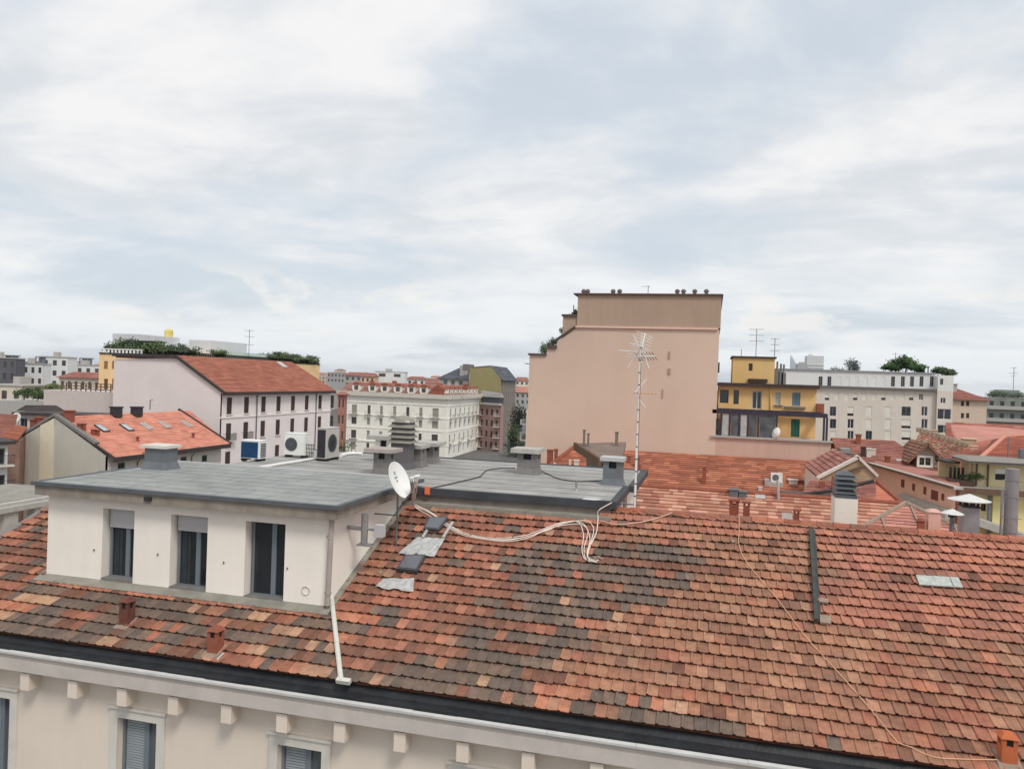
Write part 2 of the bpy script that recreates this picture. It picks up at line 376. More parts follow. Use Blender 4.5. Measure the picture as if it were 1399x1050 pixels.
# front wall with window openings
fw = Fac((S0, 14.4), (S1, 14.4))
wins = []
for k in range(-1, 7):
    a = -12.35+3.93*k
    for zt in (-7.70, -11.2, -14.7): wins.append((a-S0, a+1.0-S0, zt-2.1, zt))
wb = MB(); fw.wall(wb, GROUND, -6.62, wins, .22)
wb.face([(S0, 14.4, GROUND), (S0, 27.5, GROUND), (S0, 27.5, rz(15)), (S0, TR_, ZR-.1), (S0, 14.4, ZE-.2)])
wb.face([(S1, 14.4, GROUND), (S1, 27.5, GROUND), (S1, 27.5, rz(15)), (S1, TR_, ZR-.1), (S1, 14.4, ZE-.2)])
wb.face([(S0, 27.5, GROUND), (S1, 27.5, GROUND), (S1, 27.5, rz(15)), (S0, 27.5, rz(15))])
wb.build('wall', M_RENDER, main)
for (a, b, c, d) in wins:
    sb = MB(); e = .2
    fw.box(sb, a-e, a, c-.1, d+e, 0, .05); fw.box(sb, b, b+e, c-.1, d+e, 0, .05); fw.box(sb, a, b, d, d+e, 0, .05)
    fw.box(sb, a-e-.03, b+e+.03, d+e, d+e+.05, 0, .09); fw.box(sb, a-e-.06, b+e+.06, c-.2, c-.1, 0, .16)
    so = sb.build('window_surround', M_STONE, main)
    wo = MB(); w = .06; dp = -.20
    for u0, u1, z0, z1 in ((a, a+w, c, d), (b-w, b, c, d), (a+w, b-w, d-w, d), (a+w, b-w, c, c+w), (a+.56, a+.68, c+w, d-w)): fw.box(wo, u0, u1, z0, z1, dp, dp+.07)
    fr = wo.build('window', M_FRAME, main)
    pb = MB(); fw.box(pb, a+w, b-w, c+w, d-w, dp+.002, dp+.02); pb.build('pane', mat('curtained_glass', C(92, 98, 100), rough=.12, var=.15, spec=.6), fr)
    bl = MB(); n = 34
    for k in range(n):
        zz = c+w+(d-c-2*w)*k/n; fw.box(bl, a+w+.02, a+.54, zz, zz+(d-c)/n*.72, dp+.021, dp+.033)
    bl.build('blind', M_CURT, fr)
# cornice: band, soffit, brackets, gutter
cb = MB(); cb.box(S0-.2, S1, 14.02, 14.1, -6.60, -6.52); cb.box(S0-.2, S1, 13.985, 14.1, -6.86, -6.60); cb.box(S0-.2, S1, 14.11, 14.52, -6.92, -6.80)
cb.build('cornice', mat('cornice_stone', C(196, 187, 178), var=.08, scale=2, streak=.15, bump=.2), main)
for k in range(-3, 20):
    s = -14.69+1.28*k
    if s > S1-.3: break
    bk = MB(); bk.hexa([(s, 14.05, -7.29), (s+.24, 14.05, -7.29), (s+.24, 14.41, -7.29), (s, 14.41, -7.29)], [(s, 14.05, -6.915), (s+.24, 14.05, -6.915), (s+.24, 14.41, -6.915), (s, 14.41, -6.915)])
    bk.build('bracket', M_RENDER, main)
gb = MB()
prof = [(14.62, ZE-.01), (14.46, -6.44), (14.3, -6.50), (14.1, -6.49), (14.02, -6.46)]
xs = [S0-.2+i*.9 for i in range(int((S1-S0)/.9)+1)]
for i in range(len(xs)-1):
    for j in range(len(prof)-1):
        a, b = prof[j], prof[j+1]; gb.face([(xs[i], *a), (xs[i], *b), (xs[i+1], *b), (xs[i+1], *a)])
gb.box(S0-.2, S1, 14.03, 14.45, -6.62, -6.51)
gb.build('gutter', M_GUT, main)
lp = MB(); pts = []
i = S0-.2
while i < S1:
    j = i+rnd.uniform(.8, 2.2); lp.box(i, min(j, S1), 13.94, 14.05+rnd.uniform(0, .03), -6.485, -6.44+rnd.uniform(-.006, .006)); i = j+.004
lp.build('gutter_lip', mat('pale_zinc', C(196, 194, 190), rough=.5, var=.1, scale=3), main)

# clay tiles, one by one
DS0, DS1, DT = -16.42, -8.46, 16.4
FS0, FS1, FT0, FT1, FZ = -16.0, -2.4, 21.1, 29.55, -3.25
def inpoly(x, y, P):
    r = False; n = len(P)
    for i in range(n):
        (x1, y1), (x2, y2) = P[i], P[(i+1) % n]
        if (y1 > y) != (y2 > y) and x < (x2-x1)*(y-y1)/(y2-y1)+x1: r = not r
    return r
DARKZ = [(690, 752), (740, 738), (800, 742), (905, 742), (968, 764), (960, 788), (905, 800), (862, 832), (812, 856), (775, 890), (735, 920), (690, 950), (600, 958), (470, 935), (480, 915), (560, 895), (615, 885), (650, 860), (648, 835), (672, 800)]
MIXZ = [(0, 780), (445, 835), (470, 935), (0, 870)]
LEFTZ = [(0, 690), (70, 690), (66, 790), (0, 800)]
REDZ = [(1106, 700), (1500, 730), (1500, 878), (1113, 846)]
TOPZ = [(840, 690), (1106, 700), (1106, 740), (940, 735), (840, 722)]
UPL = [(540, 690), (840, 700), (860, 730), (760, 738), (690, 752), (672, 800), (648, 835), (640, 862), (560, 895), (480, 915), (445, 930), (440, 830)]
last = [None, 0, None]
cDARK = [C(120, 102, 95), C(110, 96, 91), C(128, 106, 96), C(104, 92, 88)]
cRED = [C(172, 100, 74), C(164, 94, 70), C(178, 106, 78), C(156, 90, 68)]
cORG = [C(186, 104, 72), C(194, 116, 82)]
cTAN = [C(172, 120, 94), C(164, 112, 88), C(178, 128, 102), C(156, 106, 86), C(150, 104, 84), C(168, 112, 88)]
cPALE = [C(192, 144, 110), C(186, 134, 104)]
cBRN = [C(134, 88, 72), C(124, 82, 68), C(144, 94, 76)]
cRED2 = [C(186, 110, 86), C(180, 106, 84), C(192, 116, 90), C(170, 98, 78)]
cDARK, cRED, cORG, cTAN, cPALE, cBRN, cRED2 = ([tuple(v*h for v, h in zip(DS(c, f+.1, 1.0), (1.06, 1.01, .9))) for c in p] for p, f in ((cDARK, .1), (cRED, .22), (cORG, .22), (cTAN, .12), (cPALE, .2), (cBRN, .15), (cRED2, .22)))
def tile_col(x, y):
    r = rnd.random(); jx, jy = x+rnd.gauss(0, 6), y+rnd.gauss(0, 4)
    if inpoly(jx, jy, DARKZ): p = cDARK if r < .76 else cBRN if r < .90 else cORG if r < .935 else cPALE if r < .955 else cRED
    elif inpoly(jx, jy, MIXZ):
        if y < 800+ (x-60)*.105 and x > 60: p = cORG if r < .38 else cRED if r < .8 else cBRN
        else: p = cDARK if r < .44 else cBRN if r < .62 else cRED if r < .84 else cORG if r < .92 else cPALE
    elif inpoly(jx, jy, LEFTZ): p = cBRN if r < .45 else cRED if r < .65 else cORG if r < .8 else cDARK if r < .93 else cPALE
    elif inpoly(jx, jy, UPL):
        p = cRED if r < .60 else cORG if r < .70 else cBRN if r < .90 else cPALE if r < .93 else cDARK
        if x < 560 and y > 830: p = cRED if r < .5 else cBRN if r < .8 else cDARK if r < .92 else cORG
    elif inpoly(jx, jy, REDZ): p = cRED2 if r < .93 else cBRN if r < .97 else cORG
    elif inpoly(jx, jy, TOPZ): p = cRED2 if r < .6 else cTAN if r < .93 else cORG
    else:
        d = (x-740)*.155+958-y                        # px above the eave line
        p = cTAN if r < .86 else cBRN if r < .92 else cRED if r < .965 else cORG if r < .98 else cPALE
        if d < 20 and x < 1000: p = cDARK if r < .5 else cTAN if r < .85 else cORG
        elif d < 14 and x < 1250 and r < .2: p = cDARK
        elif x > 1180 and y > 860 and r < .3: p = cRED
    if rnd.random() < (.38 if p not in (cORG, cPALE) else .15) and last[0] is not None and p is not last[2]: p = last[0]
    last[0] = last[2] = p
    return vary(rnd.choice(p), .07)
skyl = []                                              # roof windows: (corners in px) the tiles leave free
def roof_quad(px, up=0): return [rf(x, y, up) for x, y in px]
SK = [[(587, 709), (612.7, 709.8), (600, 727), (579, 725)], [(554, 761), (582, 761), (570, 783), (542, 780)]]
AP = [[(570, 734), (608, 735.5), (594, 759.5), (544, 756)], [(523.5, 790), (566, 790), (564.7, 807.5), (512, 802)]]
TW, CO = .228, .345
tb = MB()
rows = int((TR_-TE)/math.cos(PH)/CO)+1
P8 = [(0, .010), (.014, .031), (.040, .031), (.062, .007), (.112, .003), (.128, .009), (.150, .003), (.205, .006), (.226, .006)]
LEN = (TR_-TE)/math.cos(PH)
for i in range(rows):
    a0 = i*CO-.05
    off = (TW*.5 if i % 2 else 0)+rnd.uniform(-.012, .012)
    wob = rnd.uniform(0, 6)
    j = 0; last[0] = None
    while True:
        s = S0+off+j*TW-TW; j += 1
        if s > S1: break
        if s < S0-.1: continue
        am = a0+.2; t = TE+am*math.cos(PH); sm = s+TW/2
        if DS0+.05 < sm < DS1-.05 and t > DT+.05: continue
        if FS0 < sm < FS1-.35 and t > 20.74: continue
        x, y = pix(Vector((sm, t, rz(t))))
        col = tile_col(x, y)
        L1 = min(CO+.065, LEN-a0+.02)
        if L1 < .12: continue
        st = a0+rnd.gauss(0, .006)+.008*math.sin(sm*.9+wob)
        h0 = .066+rnd.gauss(0, .004); h1 = .004; th = .015; rot = rnd.gauss(0, .012); tilt = rnd.gauss(0, .05)
        vs = []
        for (w, h) in P8:
            for a, hh in ((st, h0+h), (st+L1, h1+h*.9)):
                vs.append(Vector((s+w+rot*(a-st-.2), 0, 0))+Vector((0, TE, ZE))+RU*(a+rot*(w-.11))+RN*(hh+tilt*(w-.11)))
        n = len(P8)
        for (w, h) in P8:
            vs.append(Vector((s+w, TE, ZE))+RU*(st+.004+rot*(w-.11))+RN*(h0+h-th-.004+tilt*(w-.11)))
        fs = [(2*k, 2*k+2, 2*k+3, 2*k+1) for k in range(n-1)]+[(2*n+k, 2*n+k+1, 2*k+2, 2*k) for k in range(n-1)]
        fs += [(0, 1, 2*n), (2*n-2, 3*n-1, 2*n-1)]
        tb.mesh(vs, fs, col)
# the bed under the tiles, with the far slope behind the ridge
bed = C(130, 78, 58)
def sheet(s0, s1, t0, t1): tb.face([(s0, t0, rz(t0)-.012), (s1, t0, rz(t0)-.012), (s1, t1, rz(t1)-.012), (s0, t1, rz(t1)-.012)], bed)
sheet(S0, S1, TE-.02, DT); sheet(S0, DS0, DT, TR_); sheet(DS1, FS1, DT, 20.95); sheet(FS1, S1, DT, TR_)
roof = tb.build('tiled_roof', M_TILE, main)
rb = MB(); tiled(rb, (S1, 27.9, rz(2*TR_-27.9)), (FS1, 27.9, rz(2*TR_-27.9)), (FS1, TR_+.05, ZR-.02), (S1, TR_+.05, ZR-.02), P_PALE); rb.build('rear_roof_slope', M_FTILE, main)
# ridge tiles
rg = MB(); s = FS1-.45
while s < S1:
    l = .40+rnd.uniform(-.01, .01); col = vary(rnd.choice([C(160, 96, 78), C(150, 92, 76), C(170, 108, 88), C(140, 96, 82)]), .1)
    r0, r1 = .135, .115; n = 9; vs = []
    for q, rr in ((0, r0), (l+.04, r1)):
        for k in range(n+1):
            a = math.pi*k/n; vs.append((s+q, TR_-math.cos(a)*rr*1.15, ZR-.03+math.sin(a)*rr*.95+rnd.uniform(-.003, .003)))
    rg.mesh(vs, [(k, k+1, n+2+k, n+1+k) for k in range(n)], col); rg.face([vs[k] for k in range(n+1)], col)
    s += l
for k in range(70):
    s = FS1-.4+k*.205; rg.box(s, s+.2, TR_-.18, TR_-.13, ZR-.10, ZR-.02+rnd.uniform(-.02, .01), C(150, 128, 112))
rg.build('ridge_tiles', M_TILE, main)
# verge at the left end
vg = MB(); vg.obox((S0-.12, TE, ZE-.05), RU, (1, 0, 0), RN, 7.4, .16, .09); vg.build('verge', M_CEM, main)

# dormer
df = Fac((DS0, DT), (DS1, DT))
dw = [(-14.74-DS0, -13.80-DS0, -5.38, -3.60), (-12.74-DS0, -11.70-DS0, -5.40, -3.60), (-10.66-DS0, -9.60-DS0, -5.42, -3.60)]
db = MB(); df.wall(db, -5.75, -3.30, dw, .3)
for s in (DS0, DS1): db.face([(s, DT, -5.75), (s, 21.4, -5.75), (s, 21.4, -3.3), (s, DT, -3.3)])
db.build('dormer_wall', M_DORMER, main)
for k, (a, b, c, d) in enumerate(dw):
    fo = MB(); w = .055; z0 = -.29
    a2, b2 = a+.06, b-.03
    for u0, u1, zz0, zz1 in ((a2, a2+w, c, d), (b2-w, b2, c, d), (a2+w, b2-w, d-w, d), (a2+w, b2-w, c, c+w), ((a2+b2)/2+.1-.06, (a2+b2)/2+.1+.06, c+w, d-w)): df.box(fo, u0, u1, zz0, zz1, z0, z0+.07)
    wo = fo.build('window', M_FRAME, main)
    pb = MB(); df.box(pb, a2+w, b2-w, c+w, d-w, z0+.005, z0+.03); pb.build('pane', M_GLASS, wo)
    if k < 2:
        rl = MB(); hh = .5 if k == 0 else .42; n = 10
        for q in range(n): df.box(rl, a2, b2, d-hh+hh*q/n, d-hh+hh*(q+.93)/n, z0+.075, z0+.10)
        rl.build('roller_shutter', M_ROLL, wo)
    cu = MB()
    for q in range(3):
        u = a2+.09+q*.085; df.box(cu, u, u+.08-.02*(q % 2), c+.06, d-.1, z0+.031, z0+.033+.002*q)
    if k != 2: cu.build('curtain', mat('grey_curtain', C(52, 56, 60), var=.3, scale=3), wo)
    sl_ = MB(); df.box(sl_, a+.002, b-.002, c-.02, c+.03, -.29, .015); sl_.build('sill', M_CEM, main)
fl = MB(); fl.obox((DS0-.15, DT-.26, rz(DT-.26)+.05), RU, (1, 0, 0), RN, .30, DS1-DS0+.3, .03)
for s in (DS0-.16, DS1): fl.obox((s, DT, rz(DT)+.045), RU, (1, 0, 0), RN, 4.6, .16, .035)
fl.build('dormer_flashing', M_FLASH, main)
dr = MB()
dr.box(-16.62, -8.10, 16.06, 21.55, -3.085, -3.02); dr.mi = 3
for q in range(9): dr.box(-16.60, -8.12, 16.1+.62*q, 16.1+.62*q+.022, -3.021, -3.015)
for q in range(7): 
    for w_ in range(9): dr.box(-16.5+1.25*q+(.5 if w_ % 2 else 0), -16.482+1.25*q+(.5 if w_ % 2 else 0), 16.15+.62*w_, 16.15+.62*(w_+1)-.05, -3.022, -3.015)
dr.mi = 1; dr.box(-16.64, -8.08, 16.04, 16.16, -3.10, -3.005); dr.box(-8.20, -8.08, 16.16, 21.5, -3.10, -3.005); dr.box(-16.64, -16.52, 16.16, 21.5, -3.10, -3.005); dr.mi = 2; dr.box(-16.62, -8.1, 21.45, 21.56, -3.019, -2.985)
dr.build('dormer_roof', [mat('green_grey_bitumen', C(150, 152, 149), rough=.8, var=.2, scale=.7, bump=.4, bscale=80, streak=.3, dirt=C(98, 103, 102)), mat('membrane_edge', C(92, 96, 98), rough=.65, var=.2, scale=2, bump=.5, bscale=30), M_ROLL, mat('membrane_seam', C(128, 131, 129), rough=.8, var=.2, scale=2)], main)
ds = MB(); ds.box(-16.56, -8.16, 16.10, 21.0, -3.34, -3.088); ds.build('dormer_cornice', mat('stained_concrete', C(150, 140, 128), var=.15, scale=3, streak=.6, dirt=C(98, 90, 84)), main)
# downpipes
dp = MB(); p0 = Vector((-8.36, 16.30, -3.2)); 
dp.tube([p0, p0+Vector((0, 0, -.25)), Vector((-8.40, 16.30, -5.35))], .062, 9)
for z in (-3.8, -5.1): dp.lathe((-8.395, 16.3, z), [(.078, 0), (.078, .05)], 9)
dp.build('downpipe', mat('buff_pipe', C(170, 160, 152), rough=.5, var=.1, scale=3, streak=.15), main)
d2 = MB(); a, b = rf(452, 806, .10), rf(466, 930, .10)
d2.tube([Vector((-8.40, 16.30, -5.33)), a, b], .055, 9); d2.obox(rf(459, 933, .05), (1, 0, 0), RU, RN, .30, .1, .09); d2.build('downpipe', mat('white_pipe', C(206, 204, 194), rough=.5, var=.1, scale=5), main)
# flue on the dormer's side wall
fu = MB(); q = aX(498, 722, DS1+.45)
fu.tube([(DS1, q.y, q.z), (DS1+.45, q.y, q.z)], .05, 8); fu.tube([(DS1+.45, q.y, q.z-.36), (DS1+.45, q.y, q.z+.38)], .085, 12)
fu.box(DS1+.3, DS1+.66, q.y-.12, q.y+.12, q.z-.40, q.z-.365); fu.tube([(DS1+.45, q.y, q.z), (DS1+.8, q.y, q.z)], .03, 8)
fu.mi = 1; fu.box(DS1+.74, DS1+.96, q.y-.1, q.y+.1, q.z-.16, q.z+.13); fu.build('flue', [M_ZINC, M_ROLL], main)
wv = MB(); wv.lathe(aY(418, 806, DT), [(.0, -.03), (.09, -.03), (.10, -.012), (.10, .03)], 14, (0, -1, 0)); wv.build('wall_vent', M_ROLL, main)
for x, y in ((129, 750), (216, 756), (306, 767), (393, 775)):
    hk = MB(); p = aY(x, y, DT); hk.box(p.x-.012, p.x+.012, DT-.03, DT, p.z-.04, p.z+.01); hk.build('shutter_catch', M_GREYM, main)
ls = MB(); p = aY(205, 680, 16.14); ls.box(p.x-.09, p.x+.09, 16.03, 16.14, p.z-.06, p.z+.04); ls.build('floodlight', M_DARK, main)

# flat roof behind
fr = MB(); fr.box(FS0, FS1, FT0, FT1, -3.40, FZ); fr.mi = 1
for q in range(7): fr.box(FS0+.1, FS1-.15, 22.2+q*1.05, 22.225+q*1.05, FZ-.001, FZ+.005)
fr.mi = 1; fr.box(FS0, FS1+.03, FT0-.04, FT0+.14, -3.42, FZ+.035); fr.box(FS1-.16, FS1+.03, FT0+.14, 24.6, -3.42, FZ+.035); fr.box(FS1-.02, FS1+.22, 24.6, FT1+.03, -3.42, FZ+.035); fr.box(FS0, FS1-.02, FT1-.12, FT1+.03, -3.42, FZ+.03)
flat = fr.build('flat_roof', [M_MEMB, M_MEMBD], main)
fc = MB(); fc.box(DS1+.02, FS1-.12, FT0+.04, FT0+.3, -3.60, -3.42); fc.mi = 1; fc.box(DS1+.02, FS1-.06, FT0-.36, FT0+.25, -3.85, -3.602)
fc.build('parapet_base', [M_BROWN, M_FLASH], main)
uw = MB(); uw.box(FS0+.3, FS1-.25, FT0+.3, FT1-.4, -6.5, -3.41); uw.build('penthouse_wall', M_DORMER, main)
hd = MB(); hd.box(FS1-.25, FS1-.2, 23.6, 24.5, -4.6, -3.5); hd.box(FS1-.25, FS1-.2, 25.4, 26.2, -4.6, -3.55); hd.build('hatch_door', M_ZINC, main)

def boxchim(x0, x1, yb, yt, capx0, capx1, capy, z, w, name='chimney', body=M_GREYM, cap=M_STONE, holes=True, flare=.12, t=None):
    """square flue whose foot stands on height z at pixel row yb"""
    A = aZ(x0, yb, z) if t is None else aY(x0, yb, t); B = aY(x1, yb, A.y); T = aY(x0, yt, A.y); wd = B.x-A.x; d = w or wd
    m = MB(); ex = flare*wd
    m.hexa([(A.x-ex, A.y-ex, z-.05), (B.x+ex, A.y-ex, z-.05), (B.x+ex, A.y+d+ex, z-.05), (A.x-ex, A.y+d+ex, z-.05)], [(A.x, A.y, z+.22), (B.x, A.y, z+.22), (B.x, A.y+d, z+.22), (A.x, A.y+d, z+.22)])
    zt = T.z; hh = (zt-z)*.30
    if holes:
        zh = zt-hh; m.box(A.x, B.x, A.y, A.y+d, z+.22, zh)
        p = wd*.3
        for px_ in (A.x, B.x-p):
            for py_ in (A.y, A.y+d-p): m.box(px_, px_+p, py_, py_+p, zh, zt)
        m.mi = 1; m.box(A.x+p*.5, B.x-p*.5, A.y+p*.5, A.y+d-p*.5, zh+.001, zt-.002); m.mi = 0
    else: m.box(A.x, B.x, A.y, A.y+d, z+.22, zt)
    o = m.build(name, [body, M_BLACK], main)
    ca, cb_ = aY(capx0, yt, A.y).x, aY(capx1, yt, A.y).x; ov = ((cb_-ca)-wd)/2; cz = aY(x0, capy, A.y).z
    c = MB(); c.box(ca, cb_, A.y-ov, A.y+d+ov, zt, max(zt+.05, cz)); c.build('chimney_cap', cap, o); return o
M_CONC = mat('pale_concrete', C(176, 172, 166), var=.12, scale=5, streak=.2)
boxchim(197, 225, 640, 611, 194, 229, 607, -3.02, .55, body=M_GREYM, holes=False)
boxchim(509.5, 531, 648, 617, 501, 539, 612, FZ, .5, body=M_CEM, cap=mat('pink_concrete', C(170, 158, 152), var=.1, scale=5))
boxchim(533, 557, 640, 576, 531, 559, 573, FZ, .55, body=mat('grey_stack', C(104, 100, 102), var=.1, scale=2), holes=False)
lv = MB(); a = aZ(533, 640, FZ); b = aY(557, 640, a.y)
for k, yy in enumerate((604, 597, 590, 583)):
    z_ = aY(533, yy, a.y).z; lv.hexa([(a.x-.12, a.y-.12, z_), (b.x+.12, a.y-.12, z_), (b.x+.12, a.y+.67, z_), (a.x-.12, a.y+.67, z_)], [(a.x-.02, a.y-.02, z_+.1), (b.x+.02, a.y-.02, z_+.1), (b.x+.02, a.y+.57, z_+.1), (a.x-.02, a.y+.57, z_+.1)])
z_ = aY(533, 576, a.y).z; lv.lathe(((a.x+b.x)/2, a.y+.28, z_), [(.42, 0), (.36, .10), (.2, .2), (.0, .24)], 12)
lv.build('chimney_louvre', M_FLASH, main)
boxchim(512, 533, 640, 600, 503, 535, 594.5, FZ, .5, body=M_DORMER, cap=M_CONC, t=26.6)
boxchim(544, 574, 637, 611, 537, 578, 606.5, FZ, .6, body=M_CEM, cap=M_CONC)
boxchim(571, 591, 632, 608, 563, 599, 603.5, FZ, .7, body=M_CEM, cap=M_CONC)
boxchim(706, 733, 647, 618, 699, 738, 612, FZ, .62, body=M_CEM, cap=M_CONC)
boxchim(823, 849, 662, 629, 820, 853, 624, FZ, .55, body=M_GREYM, cap=M_ROLL)
# small things fixed to the flat roof
vp = MB(); p = aZ(787, 670, FZ); vp.tube([p, p+Vector((0, 0, .32))], .03, 8); vp.lathe(p, [(.08, 0), (.03, .06)], 8); vp.build('vent_pipe', M_ZINC, main)
pa = MB(); p = aZ(808, 682, FZ+.03); pa.mesh([p+Vector(q) for q in ((-.25, -.1, .005), (.1, -.14, .005), (.3, .05, .005), (.12, .18, .03), (-.2, .12, .02), (0, 0, .05))], [(0, 1, 5), (1, 2, 5), (2, 3, 5), (3, 4, 5), (4, 0, 5)]); pa.build('roof_patch', mat('silver_patch', C(200, 202, 204), rough=.35, metal=.4, var=.1), main)

# roof windows, lead aprons, glass tiles, metal strip
for k in range(2):
    q = roof_quad(SK[k], .075); m = MB(); m.hexa([q[3], q[2], q[1], q[0]], [p+RN*.09 for p in (q[3], q[2], q[1], q[0])])
    o = m.build('roof_window', mat('roof_window_frame', C(74, 76, 80), rough=.4), main)
    cen = sum(q, Vector())/4; g_ = MB(); qq = [cen+(p-cen)*.84+RN*.092 for p in (q[3], q[2], q[1], q[0])]; g_.hexa(qq, [p+RN*.008 for p in qq]); g_.build('pane', mat('roof_window_glass', C(96, 98, 104), rough=.15, spec=.6, var=.1), o)
    ap = MB(); q = roof_quad(AP[k], .088); nx, ny = 10, 6; G = []
    for i in range(nx+1):
        for j in range(ny+1):
            u, v = i/nx, j/ny; p = q[3].lerp(q[2], u).lerp(q[0].lerp(q[1], u), v); edge = (j == 0)*rnd.uniform(-.06, .05)
            G.append(p+RN*rnd.uniform(0, .025)+RU*edge)
    ap.mesh(G, [(i*(ny+1)+j, (i+1)*(ny+1)+j, (i+1)*(ny+1)+j+1, i*(ny+1)+j+1) for i in range(nx) for j in range(ny)]); ap.build('lead_apron', M_LEAD, main)
for A_, B_ in (((576, 735), (590, 711)), ((604, 735), (617, 714))):
    sf = MB(); a, b = rf(*A_, .085), rf(*B_, .085); sf.obox(a, (b-a).normalized(), (1, 0, 0), RN, (b-a).length, .07, .05); sf.build('roof_window_flashing', M_LEAD, main)
gt = MB(); 
for k in range(5):
    a = rf(1256+k*11.4, 799.0+k*.7, .075); gt.obox(a, (1, 0, 0), RU, (RN+RU*.0), .20, .36, .03)
gt.build('glass_tiles', mat('glass_tile', C(176, 180, 172), rough=.3, var=.2, scale=9, spec=.5), main)
ms = MB(); a, b = rf(1105, 724, .06), rf(1112, 851, .06); d = (b-a).normalized()
ms.obox(a, d, (1, 0, 0), RN, (b-a).length, .08, .12); ms.obox(a+Vector((.08, 0, 0)), d, (1, 0, 0), RN, (b-a).length*.97, .07, .03)
ms.mi = 1; ms.obox(b+Vector((.12, 0, 0))-d*.25, d, (1, 0, 0), RN, .25, .22, .05); ms.obox(b+Vector((.12, 0, 0))-d*.85, d, (1, 0, 0), RN, .14, .2, .05)
ms.build('metal_flashing', [mat('dark_green_metal', C(66, 68, 64), rough=.55, var=.25, scale=4), M_MORTAR], main)
# clay vents standing in the tiles
def clayvent(xb, yb, h, w, mb_=M_TERRA, dark=False):
    p = rf(xb, yb, 0); m = MB(); m.box(p.x-w/2, p.x+w/2, p.y, p.y+w, p.z-.1, p.z+h*.62)
    q = w*.28
    for dx in (-w/2, w/2-q):
        for dy in (0, w-q): m.box(p.x+dx, p.x+dx+q, p.y+dy, p.y+dy+q, p.z+h*.62, p.z+h*.86)
    m.mi = 1; m.box(p.x-w/2+q*.5, p.x+w/2-q*.5, p.y+q*.5, p.y+w-q*.5, p.z+h*.62, p.z+h*.855); m.mi = 0
    e = .03; m.hexa([(p.x-w/2-e, p.y-e, p.z+h*.86), (p.x+w/2+e, p.y-e, p.z+h*.86), (p.x+w/2+e, p.y+w+e, p.z+h*.86), (p.x-w/2-e, p.y+w+e, p.z+h*.86)], [(p.x-w*.3, p.y+w*.2, p.z+h), (p.x+w*.3, p.y+w*.2, p.z+h), (p.x+w*.3, p.y+w*.8, p.z+h), (p.x-w*.3, p.y+w*.8, p.z+h)])
    o = m.build('roof_vent', [mb_, M_BLACK], main)
    f = MB(); f.obox(Vector((p.x-w*.75, p.y-.12, rz(p.y-.12)+.045)), (1, 0, 0), RU, RN, w*1.5, w+.2, .02); f.build('vent_flashing', M_MORTAR, o)
clayvent(168, 857, .68, .24, mat('dark_terracotta', C(112, 70, 60), var=.3, scale=5, streak=.4, bump=.3))
clayvent(289, 896, .62, .25)
clayvent(1379, 1048, .55, .24, mat('orange_terracotta', C(188, 104, 66), var=.15, scale=5, streak=.2, bump=.3))
lf = MB(); a = rf(296, 901, .07); b = rf(305, 892, .07); lf.tube([a, b], .025, 6); lf.build('lead_strip', M_LEAD, main)
bt = MB()
for x, y in ((520, 783), (1000, 741)): bt.lathe(rf(x, y, .02), [(.06, 0), (.06, .05), (0, .07)], 8, RN)
bt.build('mortar_lump', M_MORTAR, main)
hp = MB(); p = rf(815, 765, .03)
for k in range(14): 
    a = rnd.uniform(0, 6.3); r = rnd.uniform(.02, .14); q = p+Vector((math.cos(a)*r, 0, 0))+RU*math.sin(a)*r*.7+RN*.02; e = rnd.uniform(.03, .07); hp.obox(q, Vector((1, rnd.uniform(-.5, .5), .2)).normalized(), RU, RN, e, e, e*.7)
hp.build('rubble', M_MORTAR, main)
